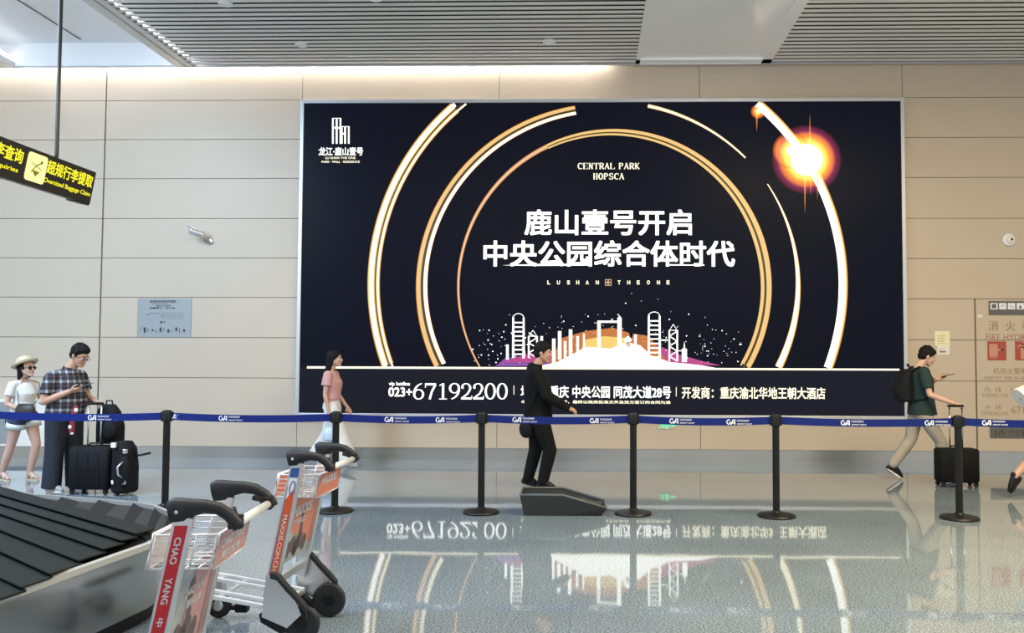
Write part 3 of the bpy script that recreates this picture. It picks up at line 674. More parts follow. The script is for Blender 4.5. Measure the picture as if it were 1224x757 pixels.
# ================================================================== hanging sign
SX, SYA, SYB = -4.715, 5.0, 8.0
t = thing('hanging_sign', 'black hanging sign with glowing yellow oversized baggage lettering on a rod', 'sign', (SX - .06, 7.45, 2.96))
tilt = math.radians(10)
nrm = Vector((math.cos(tilt), 0, -math.sin(tilt))); upv = Vector((math.sin(tilt), 0, math.cos(tilt)))
top = Vector((SX, 0, 3.27)); H_ = .318; dep = .10
def sp(y, v, d=0): return top + Vector((0, y, 0)) - upv * v - nrm * d
m = MB(); m.prism([sp(SYA, 0), sp(SYA, H_), sp(SYA, H_, dep), sp(SYA, 0, dep)], (0, SYB - SYA, 0)); world_child(m.build('sign_case', 'sign_k', bevel=.008), t)
m = MB(); m.prism([sp(7.78, H_), sp(7.78, H_ + .012), sp(7.78, H_ + .012, dep), sp(7.78, H_, dep)], (0, .2, 0)); world_child(m.build('end_clip', 'sign_k'), t)
for y in (7.45, 5.35):
    m = MB(); m.tube([sp(y, .01, dep / 2), sp(y, -.03, dep / 2), Vector((SX - .05, y, 6.24))], .017, 10); m.lathe([(.001, 0), (.05, 0), (.05, .02), (.02, .05), (.001, .05)], 16, o=Vector((SX - .05, y, 5.86)))
    world_child(m.build('suspension_rod', mat('dark grey rod', (.05, .045, .04, 1), .4, .3), None, True), t)
def sa(): 
    a = Art(top - upv * H_, (0, 1, 0), upv); a.lift = .003; return a
def su(px, py):                       # photo point -> (along, up) on the sign face
    d = ray(px, py); o = Vector((0, 0, CAMH)); k = (top - o).dot(nrm) / d.dot(nrm); p = o + d * k
    return p.y, (p - (top - upv * H_)).dot(upv)
yi0, yi1 = su(31, 200)[0], su(54, 205)[0]; yt0, yt1 = su(56, 200)[0], su(110, 220)[0]
a = sa(); a.text('超规行李提取', yt0, .155, yt1, .275, .018); a.text('Oversized Baggage Claim', yt0 - .01, .062, yt1, .115, .01); a.build('lettering', 'sign_y', t)
pitch_ = (yt1 - yt0) / 6
a = sa(); a.text('行李查询', su(27, 190)[0] - 4 * pitch_, .155, su(27, 190)[0], .275, .018); a.text('Baggage Inquiries', su(22, 200)[0] - .62, .066, su(22, 200)[0], .115, .01); a.build('lettering', 'sign_y', t)
a = sa(); a.stroke([(yi0 + .02, .05), (yi1 - .02, .05), (yi1, .07), (yi1, .26), (yi1 - .02, .28), (yi0 + .02, .28), (yi0, .26), (yi0, .07)], .012, True)
a.rect(yi0, .05, yi1, .28); ic = a.build('pictogram', 'sign_w', t)
a = sa(); a.lift = .005; c = (yi0 + yi1) / 2
a.stroke([(c - .06, .12), (c, .19), (c + .055, .22)], .012); a.disc(c + .055, .225, .016); a.poly([(c - .05, .14), (c + .05, .14), (c, .09)]); a.stroke([(c - .07, .20), (c + .07, .16)], .008)
a.build('symbol', mat('olive sign print', (.28, .26, .02, 1), .5), ic)
# ================================================================== barrier posts and belts
posts = [(-5.95, 8.43), (-4.173, 8.399), (-2.466, 8.34), (-1.033, 8.338), (.443, 8.339), (1.804, 8.271), (3.521, 8.242), (5.25, 8.20)]
labels = ['black barrier post before the straw-hat woman, beyond the carousel', 'black belt barrier post directly behind the black-plated baggage carousel', 'black barrier post behind the orange-striped luggage trolley', 'black barrier post at the high end of the grey plastic tray', 'black barrier post at the sloping end of the grey plastic tray',
          'black barrier post standing alone between the tray and the man in dark green', 'black barrier post in front of the black wheeled case', 'black barrier post beyond the fire hydrant panel']
HB = .965
def mark(a, u, v, s):                  # GA mark and its two lines of caption
    a.stroke([(u + x * s, v + y * s) for x, y in arc(.42, .5, .36, .40, 50, 330, 14)] + [(u + .76 * s, v + .46 * s), (u + .5 * s, v + .46 * s)], .17 * s)
    a.poly([(u + .72 * s, v), (u + .95 * s, v), (u + 1.42 * s, v + .96 * s), (u + 1.16 * s, v + .96 * s)]); a.poly([(u + 1.42 * s, v), (u + 1.62 * s, v), (u + 1.62 * s, v + .96 * s), (u + 1.42 * s, v + .96 * s)]); a.poly([(u + 1.08 * s, v + .2 * s), (u + 1.45 * s, v + .2 * s), (u + 1.45 * s, v + .38 * s), (u + 1.12 * s, v + .38 * s)])
    a.text('CHONGQING', u + 1.9 * s, v + .52 * s, u + 4.1 * s, v + .92 * s, .02); a.text('AIRPORT GROUP', u + 1.9 * s, v + .02 * s, u + 4.6 * s, v + .28 * s, .02)
marks = {0: [.52, .98], 1: [.28], 2: [.30, .65], 3: [.17, .68], 4: [.22, .62], 5: [.33, .79], 6: [.10]}
for i, (x, y) in enumerate(posts[:-1]):
    t = thing('barrier_post', labels[i], 'barrier post', (x, y, 0), 0, 'belt barrier posts')
    m = MB(); m.lathe([(.001, 0), (.178, 0), (.180, .012), (.172, .024), (.12, .034), (.05, .045), (.036, .06), (.001, .06)], 40); m.build('base', 'black', t, True, sharp=.6)
    m = MB(); m.lathe([(.001, .05), (.033, .05), (.033, HB - .10), (.001, HB - .10)], 24); m.build('pole', 'black', t, True, sharp=.6)
    m = MB(); m.lathe([(.001, HB - .105), (.036, HB - .105), (.046, HB - .095), (.046, HB - .005), (.040, HB + .008), (.015, HB + .014), (.001, HB + .014)], 24); m.box((-.055, -.022, HB - .095), (.055, .022, HB - .005)); m.build('belt_head', 'black', t, True, sharp=.6)
    dx, dy = posts[i + 1][0] - x, posts[i + 1][1] - y; L_ = math.hypot(dx, dy); ux = Vector((dx / L_, dy / L_, 0)); nn = Vector((dy / L_, -dx / L_, 0))
    m = MB(); n_ = 16; bw = .072
    sag = lambda k: -.018 * 4 * k * (1 - k)
    R = []
    for k in range(n_ + 1):
        f_ = k / n_; p = ux * (.05 + (L_ - .10) * f_) + Vector((0, 0, HB - .05 + sag(f_)))
        tw = .0; R.append([p + nn * .0012 + Vector((0, 0, bw / 2)), p + nn * .0012 - Vector((0, 0, bw / 2)), p - nn * .0012 - Vector((0, 0, bw / 2)), p - nn * .0012 + Vector((0, 0, bw / 2))])
    m.rings(R); bt = m.build('belt', 'belt', t)
    a = Art((0, 0, 0), ux, (0, 0, 1)); a.lift = .0028
    for f_ in marks[i]:
        mark(a, .05 + L_ * f_, HB - .05 + sag(f_) - .026, .052)
    a.build('logo_lettering', 'white', bt, local=True)
t = thing('barrier_post', 'black barrier post that ends the belt line beyond the fire hydrant panel', 'barrier post', posts[-1] + (0,), 0, 'belt barrier posts')
m = MB(); m.lathe([(.001, 0), (.178, 0), (.180, .012), (.172, .024), (.12, .034), (.05, .045), (.036, .06), (.001, .06)], 40); m.build('base', 'black', t, True, sharp=.6)
m = MB(); m.lathe([(.001, .05), (.033, .05), (.033, HB - .10), (.001, HB - .10)], 24); m.build('pole', 'black', t, True, sharp=.6)
m = MB(); m.lathe([(.001, HB - .105), (.036, HB - .105), (.046, HB - .095), (.046, HB - .005), (.040, HB + .008), (.015, HB + .014), (.001, HB + .014)], 24); m.build('belt_head', 'black', t, True, sharp=.6)
# ================================================================== baggage carousel
def clip(mb, planes):
    for co, no in planes:
        gm = mb.bm.verts[:] + mb.bm.edges[:] + mb.bm.faces[:]
        r_ = bmesh.ops.bisect_plane(mb.bm, geom=gm, plane_co=co, plane_no=no, clear_outer=True)
        ed = [e for e in r_['geom_cut'] if isinstance(e, bmesh.types.BMEdge)]
        if ed: bmesh.ops.contextual_create(mb.bm, geom=ed)
rim = [(-2.60, .6), (-2.60, 2.4), (-2.575, 3.6), (-2.53, 4.2), (-2.47, 4.8), (-2.50, 5.15), (-2.62, 5.5), (-2.83, 5.79), (-3.06, 6.03), (-3.28, 6.17), (-3.68, 6.31), (-4.10, 6.44), (-4.7, 6.60), (-5.6, 6.8), (-8.0, 7.2)]
cz = thing('baggage_carousel', 'baggage carousel with overlapping black plates and a steel skirt', 'baggage carousel', (-4.0, 4.6, 0))
def wc(o): return world_child(o, cz)
inner = []
for i, p in enumerate(rim):
    a_ = Vector(rim[max(0, i - 1)]); b_ = Vector(rim[min(len(rim) - 1, i + 1)]); t_ = (b_ - a_).normalized(); inner.append((p[0] - t_.y * 1.0, p[1] + t_.x * 1.0, t_))
def off(i, d): x, y = rim[i]; t_ = inner[i][2]; return (x - t_.y * d, y + t_.x * d)
m = MB()
for i in range(len(rim) - 1):                       # skirt panels and rim as swept profiles
    pass
def sweep(prof):                                    # profile (inset d, z) swept along the rim
    mb = MB(); mb.rings([[Vector((*off(i, d), z)) for d, z in prof] for i in range(len(rim))]); return mb
wc(sweep([(.0, .09), (.0, .425), (.02, .425), (.02, .09)]).build('skirt_panel', 'carousel_steel', None, True, sharp=.5))
wc(sweep([(-.005, .420), (-.005, .451), (.024, .454), (.024, .420)]).build('rim_trim', 'rimsteel', None, False))
wc(sweep([(.05, 0), (.05, .095), (.07, .095), (.07, 0)]).build('kick_plate', 'black', None, True, sharp=.5))
m = MB(); m.poly([(*off(i, .03), .425) for i in range(len(rim))] + [(-8, .6, .425)]); wc(m.build('under_deck', 'black'))
# oblique overlapping plates on the near run
seams = [((-4.701, 6.765), (-2.55, 5.10)), ((-4.377, 6.302), (-2.50, 4.85)), ((-4.104, 5.912), (-2.39, 4.597)), ((-3.836, 5.53), (-2.377, 4.381)), ((-3.477, 5.016), (-2.365, 4.127)), ((-3.094, 4.469), (-2.372, 3.882)), ((-2.723, 3.94), (-2.344, 3.649))]
while seams[-1][1][1] > 1.2:
    (x0, y0), (x1, y1) = seams[-1]; d_ = Vector((-.72, .69)); y1 -= .27; seams.append(((x1 + d_.x * .6, y1 + d_.y * .6), (x1, y1)))
m = MB()
for k in range(len(seams) - 1):
    def ext(s_): a_, b_ = Vector(s_[0]), Vector(s_[1]); t_ = (a_ - b_).normalized(); return b_ - t_ * .3, b_ + t_ * 4.2
    A, B = ext(seams[k]), ext(seams[k + 1]); ov = (A[0] - B[0]).normalized() * .035
    m2 = MB(); hi, lo, th = .478, .455, .010
    P_ = [(B[0].x, B[0].y, hi), (B[1].x, B[1].y, hi), (A[1].x + ov.x, A[1].y + ov.y, lo), (A[0].x + ov.x, A[0].y + ov.y, lo)]
    v = [m2.bm.verts.new(p) for p in P_] + [m2.bm.verts.new((p[0], p[1], p[2] - th)) for p in P_]
    for f in ((0, 1, 2, 3), (7, 6, 5, 4), (0, 4, 5, 1), (1, 5, 6, 2), (2, 6, 7, 3), (3, 7, 4, 0)): m2.face([v[i] for i in f])
    clip(m2, [((-2.535, 4.0, 0), (1, .09, 0)), ((0, .7, 0), (0, -1, 0)), ((-7.9, 0, 0), (-1, 0, 0))])
    tmp = bpy.data.meshes.new('t'); m2.bm.to_mesh(tmp); m2.bm.free(); m.bm.from_mesh(tmp); bpy.data.meshes.remove(tmp)
wc(m.build('conveyor_belt', 'rubber', bevel=.003))
# plates round the turn
m = MB(); R0 = []
cur = [Vector(off(i, .035)) for i in range(4, len(rim))]
path = []                                            # dense rim points
for i in range(len(cur) - 1):
    n_ = 6
    for k in range(n_): path.append(cur[i].lerp(cur[i + 1], k / n_))
acc = 0; cuts = [path[0]]
for i in range(1, len(path)):
    acc += (path[i] - path[i - 1]).length
    if acc > .30: cuts.append(path[i]); acc = 0
for k in range(len(cuts) - 1):
    a_, b_ = cuts[k], cuts[k + 1]; dv = Vector((.40, -.92)); L_ = 1.0
    za_, zb_ = .405, .450; b_ = b_ - (b_ - a_) * .07
    ia, ib = a_ + dv * L_, b_ + dv * L_
    P_ = [(a_.x, a_.y, za_), (b_.x, b_.y, zb_), (ib.x, ib.y, zb_ - .01), (ia.x, ia.y, za_ - .01)]
    v = [m.bm.verts.new(p) for p in P_] + [m.bm.verts.new((p[0], p[1], p[2] - .008)) for p in P_]
    for f in ((0, 1, 2, 3), (7, 6, 5, 4), (0, 4, 5, 1), (1, 5, 6, 2), (2, 6, 7, 3), (3, 7, 4, 0)): m.face([v[i] for i in f])
a_, b_ = Vector(seams[0][0] + (0,)), Vector(seams[0][1] + (0,)); n_ = Vector((0, 0, 1)).cross(a_ - b_).normalized()
if n_.y > 0: n_ = -n_
clip(m, [(a_ + n_ * .10, n_), ((-2.50, 0, 0), (1, 0, 0))])
wc(m.build('turn_belt', 'rubber_dark', bevel=.003))
# ================================================================== luggage trolleys
def trolley(label, loc, th, stripe, words_, pr_mat, pr2_mat, printing):
    t = thing('luggage_trolley', label, 'luggage trolley', loc, th, 'luggage trolleys')
    w_ = .448 / 2; pb = lambda y: Vector((0, y, .33)); pt = lambda y: Vector((-.114, y, .915)); dirp = (pt(0) - pb(0)).normalized(); back = Vector((-dirp.z, 0, dirp.x))
    for s_ in (-1, 1):
        y = s_ * w_
        m = MB(); m.bar(pb(y) - dirp * .10, pt(y) + dirp * .03, .066, .034, (0, 1, 0)); m.build('upright', 'alu', t, bevel=.004)
        up = t.children[-1] if t.children else None
        # vinyl strip with lettering on the outer face (the +y face looks at the photographer)
        fy = y + .0175 * s_
        u1_ = -s_
        a = Art(pb(y) + Vector((0, .0175 * s_, 0)), Vector((1, 0, 0)) * -s_, dirp); a.lift = .0015
        L_ = (pt(y) - pb(y)).length
        up = [c for c in t.children if c.name.startswith('upright')][-1]
        if stripe == 'red':
            a.rect(-.022, -.05, .022, L_); a.build('vinyl_strip', 'red', up, local=True)
        else:
            a.rect(-.020, -.05, .020, L_ - .17); a.poly([(-.020, L_ - .17), (.020, L_ - .17), (.020, L_ - .10)]); a.build('vinyl_strip', 'orange', up, local=True)
            a = Art(pb(y) + Vector((0, .0175 * s_, 0)), Vector((1, 0, 0)) * -s_, dirp); a.lift = .0012
            a.rect(-.022, L_ - .17, .022, L_ - .05); a.build('vinyl_strip', 'white', up, local=True)
            a = Art(pb(y) + Vector((0, .0175 * s_, 0)), Vector((1, 0, 0)) * -s_, dirp); a.lift = .0024
            a.rect(-.022, L_ - .05, .022, L_ + .0); a.rect(-.022, -.05, -.0195, L_ - .1); a.stroke([(.004 + .013 * math.cos(2 * PI * k / 16), L_ - .105 + .035 * math.sin(2 * PI * k / 16)) for k in range(16)], .006, True); a.build('vinyl_strip', 'blue_print', up, local=True)
        # lettering runs down the strip
        a = Art(pb(y) + Vector((0, .0175 * s_, 0)), -dirp, Vector((1, 0, 0)) * -s_); a.lift = .003
        for s2, v0, v1 in words_: a.text(s2, -v0, -.011, -v1, .012, .02)
        a.build('lettering', 'white' if stripe == 'red' else 'paper_w', up, local=True)
        # curved handgrip
        m = MB(); gx = [(-.068, .958, .022, .040), (-.085, .962, .026, .048), (-.115, .964, .026, .046), (-.15, .975, .023, .030), (-.19, .978, .021, .024), (-.235, .970, .020, .022), (-.27, .948, .020, .022), (-.298, .915, .021, .023), (-.305, .900, .019, .02)]
        R = []
        for i, (x, z, ry, rz) in enumerate(gx):
            nx = gx[min(i + 1, len(gx) - 1)]; pv = gx[max(i - 1, 0)]; tv = Vector((nx[0] - pv[0], 0, nx[1] - pv[1])).normalized(); nv = Vector((-tv.z, 0, tv.x))
            R.append([Vector((x, y, z)) + Vector((0, 1, 0)) * ry * math.cos(2 * PI * k / 14) + nv * rz * math.sin(2 * PI * k / 14) for k in range(14)])
        m.rings(R); g_ = m.build('handgrip', 'plastic', t, True)
        m = MB(); m.lathe([(.001, 0), (.007, 0), (.007, .004), (.001, .005)], 12, o=(-.098, y + s_ * .026, .962), ax='y'); m.build('screw', 'alu', g_, True)
        m = MB(); m.bar((-.287, y - .0, .922), (-.287, y - s_ * .045, .918), .05, .045, (1, 0, 0)); m.bar((-.287, y - s_ * .03, .93), (-.255, y - s_ * .10, .952), .02, .016, (1, 0, 0)); m.build('brake_clamp', 'black', t, bevel=.004)
        # rear side plate, fender strip and wheel
        m = MB(); P_ = [(.025, .36), (.045, .14), (-.09, .085), (-.165, .155), (-.135, .22), (-.02, .345)]
        m.prism([(x, y + s_ * .034 - .006, z) for x, z in P_], (0, .012, 0)); m.build('side_plate', 'alu', t)
        m = MB(); m.rings([[Vector((x, y + s_ * .03 + .022, z - .012)), Vector((x, y + s_ * .03 + .022, z + .018)), Vector((x, y + s_ * .03 - .022, z + .018)), Vector((x, y + s_ * .03 - .022, z - .012))] for a_ in (1,) for x, z in ((.0, .355), (-.035, .345), (-.085, .29), (-.15, .225), (-.19, .18), (-.195, .13))]); m.build('fender', 'plastic', t, bevel=.005)
        m = MB(); m.prism([(x, y - .022, z) for x, z in ((.07, .15), (.06, .105), (-.05, .045), (-.09, .06), (-.02, .12))], (0, .044, 0)); m.build('bumper', 'black', t, bevel=.006)
        yw = y - s_ * .0; xw_ = -.155
        m = MB(); m.lathe([(.03, -.018), (.082, -.018), (.094, -.014), (.098, 0), (.094, .014), (.082, .018), (.03, .018)], 32, o=(xw_, y, .098), ax='y'); wh = m.build('wheel', 'plastic', t, True)
        m = MB(); m.lathe([(.001, -.02), (.034, -.02), (.05, -.012), (.05, .012), (.034, .02), (.001, .02)], 20, o=(xw_, y, .098), ax='y'); m.build('hub', 'black', wh, True)
    # cross bar with print, lower cross member
    m = MB(); m.tube([(-.293, -w_ + .01, .915), (-.293, w_ - .01, .915)], .016, 14); cb = m.build('push_bar', 'chrome', t, True)
    m = MB(); m.bar((.01, -w_, .30), (.01, w_, .30), .03, .04); m.bar((.0, -w_, .15), (.0, w_, .15), .03, .03); m.build('cross_member', 'alu', t, bevel=.003)
    # advert panel between the uprights
    o_ = pb(0) + dirp * .06
    m = MB(); R = []
    m.prism([o_ + Vector((0, -w_ + .02, 0)), o_ + Vector((0, w_ - .02, 0)), o_ + dirp * .36 + Vector((0, w_ - .02, 0)), o_ + dirp * .36 + Vector((0, -w_ + .02, 0))], back * .008)
    pn = m.build('advert_panel', 'grey_print', t)
    for s_, nv in ((1, back * .0085), (-1, -back * .0005)):
        a = Art(o_ + nv, Vector((0, -s_, 0)), dirp); a.lift = .001
        W_ = w_ - .02
        if pr2_mat: a.poly([(-W_, .20), (W_, .05), (W_, .355), (-W_, .355)] if stripe != 'red' else [(-W_ * .2, .0), (W_, .0), (W_, .355), (W_ * .1, .355)]); a.build('print', pr2_mat, pn, local=True)
        a = Art(o_ + nv, Vector((0, -s_, 0)), dirp); a.lift = .002
        printing(a, W_); a.build('lettering', 'white', pn, local=True)
        a = Art(o_ + nv, Vector((0, -s_, 0)), dirp); a.lift = .0015
        for k in range(5): a.disc(-.12 + .06 * k, .07 + .02 * (k % 2), .03 + .008 * (k % 3), 9, .05)
        a.stroke([(-.02, .02), (.03, .15), (.01, .24)], .05); a.disc(.012, .262, .028, 12, .034)
        a.build('print', 'dark_print', pn, local=True)
    # wire basket with two advert boards
    bz0, bz1 = .755, .872; xf = lambda z: .005 - (z - .8) * .195; xr = lambda z: -.205 - (z - .8) * .195; yb = w_ - .035
    m = MB()
    for z in (bz0, bz1):
        m.tube([(xf(z), -yb, z), (xf(z), yb, z), (xr(z), yb, z), (xr(z), -yb, z)], .0042, 6, closed=True)
    for k in range(1, 5):
        z = bz0 + (bz1 - bz0) * k / 5
        for s_ in (-1, 1): m.tube([(xf(z), s_ * yb, z), (xr(z), s_ * yb, z)], .0026, 6)
    for s_ in (-1, 1):
        for k in range(4):
            f_ = k / 3; m.tube([(xf(bz0) + (xr(bz0) - xf(bz0)) * f_, s_ * yb, bz0), (xf(bz1) + (xr(bz1) - xf(bz1)) * f_, s_ * yb, bz1)], .0032, 6)
    for k in range(6):
        f_ = k / 5; x = xf(bz0) + (xr(bz0) - xf(bz0)) * f_; m.tube([(x, -yb, bz0), (x, yb, bz0)], .0028, 6)
    for k in range(7):
        y = -yb + 2 * yb * k / 6; m.tube([(xf(bz0), y, bz0), (xr(bz0), y, bz0)], .0028, 6)
    bk = m.build('wire_basket', 'chrome', t, True)
    for xx, s_ in ((xr, -1), (xf, 1)):
        A_ = Vector((xx(bz0) + s_ * .006, 0, bz0 - .005)); B_ = Vector((xx(bz1) + s_ * .006, 0, bz1 + .005)); dv = (B_ - A_); 
        m = MB(); m.prism([A_ + Vector((0, -yb, 0)), A_ + Vector((0, yb, 0)), B_ + Vector((0, yb, 0)), B_ + Vector((0, -yb, 0))], (s_ * .005, 0, 0)); bd = m.build('basket_board', 'pale_print' if s_ == 1 and stripe == 'red' else pr_mat, bk)
        m = MB(); m.tube([A_ + Vector((s_ * .003, -yb, 0)), A_ + Vector((s_ * .003, yb, 0)), B_ + Vector((s_ * .003, yb, 0)), B_ + Vector((s_ * .003, -yb, 0))], .0045, 6, closed=True); m.build('board_rim', 'chrome', bk, True)
        a = Art(A_ + Vector((s_ * .0055, 0, 0)), Vector((0, s_, 0)), dv.normalized()); a.lift = .001
        printing(a, yb, True); a.build('lettering', 'white', bk, local=True)
    # sloping luggage deck: two frame rails, inner rails, front bar
    dz = lambda x: .165 + .16 * x
    for s_ in (-1, 1):
        for yy in (.19, .10):
            m = MB(); m.bar((-.02, s_ * yy, dz(-.02)), (.62, s_ * yy, dz(.62)), .022, .022); m.build('deck_rail', 'chrome', t, bevel=.003)
    m = MB(); m.bar((.62, -.205, dz(.62)), (.62, .205, dz(.62)), .03, .03); m.build('front_bar', 'plastic', t, bevel=.006)
    m = MB(); m.bar((.08, -.19, dz(.08) - .012), (.08, .19, dz(.08) - .012), .03, .008); m.bar((.33, -.19, dz(.33) - .012), (.33, .19, dz(.33) - .012), .03, .008); m.build('deck_cross_bar', 'alu', t)
    m = MB(); m.box((.06, -.04, .09), (.13, .04, .135)); m.build('brake_pedal', 'black', t, bevel=.008)
    # front wheels on a bracket
    for s_ in (-1, 1):
        y = s_ * .17
        m = MB(); m.lathe([(.02, -.015), (.062, -.015), (.07, -.01), (.072, 0), (.07, .01), (.062, .015), (.02, .015)], 26, o=(.47, y, .072), ax='y'); wh = m.build('front_wheel', 'plastic', t, True)
        m = MB(); m.lathe([(.001, -.018), (.03, -.018), (.03, .018), (.001, .018)], 16, o=(.47, y, .072), ax='y'); m.build('hub', 'alu', wh, True)
        m = MB(); m.box((.44, y - .03, .14), (.50, y + .03, dz(.47) - .008)); m.box((.455, y + .018, .06), (.485, y + .026, .16)); m.box((.455, y - .026, .06), (.485, y - .018, .16)); m.build('caster_fork', 'alu', t, bevel=.003)
    m = MB(); m.box((.30, -.20, .035), (.37, -.15, .085)); m.box((.35, -.19, .045), (.44, -.16, .07)); m.build('deck_stop', 'black', t, bevel=.005)
    return t
def print_a(a, W_, board=False):
    if board: a.text('CHAO YANG', -W_ + .04, .065, W_ - .06, .10, .01); a.text('朝阳轮胎', -W_ + .07, .02, W_ - .09, .05, .01)
    else: a.text('CHAO YANG', -.06, .23, .15, .262, .015); a.text('朝阳轮胎', -.02, .18, .13, .215, .01)
def print_b(a, W_, board=False):
    if board: a.text('MAXXIS', -W_ + .05, .06, W_ - .08, .105, .02)
    else: a.text('MAXXIS', -.15, .25, .14, .31, .02); a.text('TYRES', -.12, .20, .08, .232, .01)
trolley('luggage trolley with red uprights lettered in white, its wheels cut off by the photo edge', (-1.549, 3.188, 0), 3.243, 'red', [('CHAO', .556, .462), ('YANG', .415, .322), ('中', .275, .245)], 'pink_print', 'pink_print', print_a)
trolley('luggage trolley with orange uprights, standing whole on the floor near the barrier', (-1.657, 4.761, 0), 3.123, 'orange', [('MAXXIS.COM.CN', .345, .045)], 'orange_print', 'orange_print', print_b)
# ================================================================== tray on the floor
t = thing('plastic_tray', 'charcoal plastic baggage tray lying on the floor between two barrier posts', 'tray', (-.26, 8.42, 0), .02)
m = MB(); L_, Wd = .36, .235                     # half length and width; the right end slopes down
def tr(z, ins): return None
hl = lambda x: .205 if x < .02 else .205 - (x - .02) / (L_ + .06 - .02) * .105
xsn = [-L_, -.12, .02, .14, .26, L_ + .06]
def sec(x, k): 
    h = hl(x); wi = Wd - (0 if k else .035)
    return h
outer_t = [(-L_ - .03, .205), (.02, .205), (L_ + .08, .09)]
P_t = [(-L_ - .03, -Wd), (.02, -Wd), (L_ + .08, -Wd), (L_ + .08, Wd), (.02, Wd), (-L_ - .03, Wd)]
zt = [.205, .205, .085, .085, .205, .205]
P_b = [(-L_ + .01, -Wd + .035), (.02, -Wd + .035), (L_ + .03, -Wd + .045), (L_ + .03, Wd - .045), (.02, Wd - .035), (-L_ + .01, Wd - .035)]
def R6(P6, z6, ins=0): 
    return [Vector((x - math.copysign(ins, x) if abs(x) > .1 else x, y - math.copysign(ins, y), z)) for (x, y), z in zip(P6, z6)]
m.rings([R6(P_b, [0] * 6), R6(P_t, [z - .01 for z in zt]), R6(P_t, [z - .012 for z in zt], -.014), R6(P_t, zt, -.014), R6(P_t, zt, .008), R6(P_b, [.012] * 6, .008)])
m.build('tray_body', 'tray', t, bevel=.005)
m = MB(); m.tube([p + Vector((0, 0, -.004)) for p in R6(P_t, zt, -.006)], .013, 8, closed=True); m.build('rim', mat('worn grey tray rim', (.10, .11, .11, 1), .4), t, True)
# ================================================================== people
V3 = Vector
def hand(mb, wr, d, n, side, k=1.0, curl=(.5, .5, .5, .5), thumb=.5, hold=0):
    """palm, four fingers of different lengths bending towards the palm normal n, thumb leaving the side of the palm"""
    d = V3(d).normalized(); n = V3(n); n = (n - d * n.dot(d)).normalized(); s = d.cross(n) * side; wr = V3(wr)
    for j, (o, l) in enumerate(((.026, .074), (.009, .079), (-.009, .074), (-.025, .060))):
        kn = wr + d * (.090 - abs(j - 1) * .004) * k + s * o * k
        mb.cone(wr + d * .012 * k + s * o * .55 * k, kn, .015 * k, .0115 * k, 10)
        p = kn; a = 0; c = curl[j]
        for i, (f_, r_) in enumerate(((.45, .0098), (.32, .0088), (.25, .0078))):
            a += c * (.8 if i == 0 else 1.0); dv = d * math.cos(a) + n * math.sin(a); q_ = p + dv * l * f_ * k; mb.cone(p, q_, r_ * k, (r_ - .0009) * k, 8); p = q_
    b = wr + d * .030 * k + s * .022 * k; t1 = (d * .65 + s * .65 + n * .35 * (1 + thumb)).normalized(); p1 = b + t1 * .042 * k
    t2 = (d * .9 + s * (.25 - .3 * thumb) + n * .5 * thumb).normalized(); p2 = p1 + t2 * .030 * k; mb.cone(b, p1, .014 * k, .0105 * k, 9); mb.cone(p1, p2, .0105 * k, .009 * k, 8); mb.cone(p2, p2 + t2 * .02 * k, .009 * k, .0075 * k, 8)
def head_m(c, yaw, pitch, tiltr=0): return Matrix.Translation(V3(c)) @ Matrix.Rotation(yaw, 4, 'Z') @ Matrix.Rotation(pitch, 4, 'Y') @ Matrix.Rotation(tiltr, 4, 'X')
def head(mb, H, k=1.0, fem=False):
    """skull, jaw, nose, brow, lips and ears; H maps head space (x = face, z = up, origin between the ears)"""
    P = lambda x, y, z: H @ V3((x * k, y * k, z * k)); R_ = H.to_3x3().to_4x4()
    mb.ell(P(-.008, 0, .035), (.098 * k, .076 * k, .092 * k), 20, 14, R_)
    mb.ell(P(.030, 0, -.015), (.062 * k, .062 * k, .085 * k), 18, 12, R_)
    for s_ in (-1, 1): mb.cone(P(-.005, s_ * .045, -.035), P(.066, s_ * .014, -.088), .027 * k, (.018 if fem else .021) * k, 10)
    mb.ell(P(.070, 0, -.086), (.022 * k, .024 * k, .018 * k), 12, 8, R_)
    mb.cone(P(.088, 0, .022), P(.107, 0, -.018), .009 * k, .012 * k, 10); mb.ell(P(.098, 0, -.022), (.014 * k, .017 * k, .009 * k), 10, 8, R_)
    mb.ell(P(.083, 0, .030), (.012 * k, .050 * k, .009 * k), 12, 8, R_); mb.ell(P(.090, 0, -.050), (.010 * k, .022 * k, .009 * k), 10, 8, R_)
    for s_ in (-1, 1): mb.ell(P(-.012, s_ * .076, .002), (.019 * k, .010 * k, .031 * k), 10, 8, R_); mb.ell(P(.066, s_ * .033, -.012), (.026 * k, .022 * k, .022 * k), 10, 8, R_)
def face_parts(t, H, k=1.0, eyes=True, lips='lip'):
    R_ = H.to_3x3().to_4x4(); P = lambda x, y, z: H @ V3((x * k, y * k, z * k))
    for s_ in (-1, 1):
        if eyes:
            m = MB(); m.ell(P(.086, s_ * .030, .012), (.009 * k, .015 * k, .007 * k), 10, 8, R_); e = m.build('eye', 'white', t, True)
            m = MB(); m.ell(P(.0925, s_ * .030, .012), (.004 * k, .0065 * k, .0065 * k), 10, 8, R_); m.build('iris', 'hair', e, True)
        m = MB(); m.tube([P(.088, s_ * .014, .033), P(.090, s_ * .030, .037), P(.078, s_ * .050, .031)], [.003 * k, .0042 * k, .0025 * k], 6); m.build('eyebrow', 'hair', t, True)
    m = MB(); m.ell(P(.0975, 0, -.051), (.006 * k, .021 * k, .0065 * k), 12, 8, R_); m.build('mouth', lips, t, True)
MALE = [(-.10, .105, .150, -.01), (.02, .120, .162, 0), (.22, .118, .152, .01), (.45, .118, .158, .008), (.68, .122, .178, .0), (.84, .108, .180, -.012), (.93, .080, .130, -.012), (1.0, .055, .062, 0)]
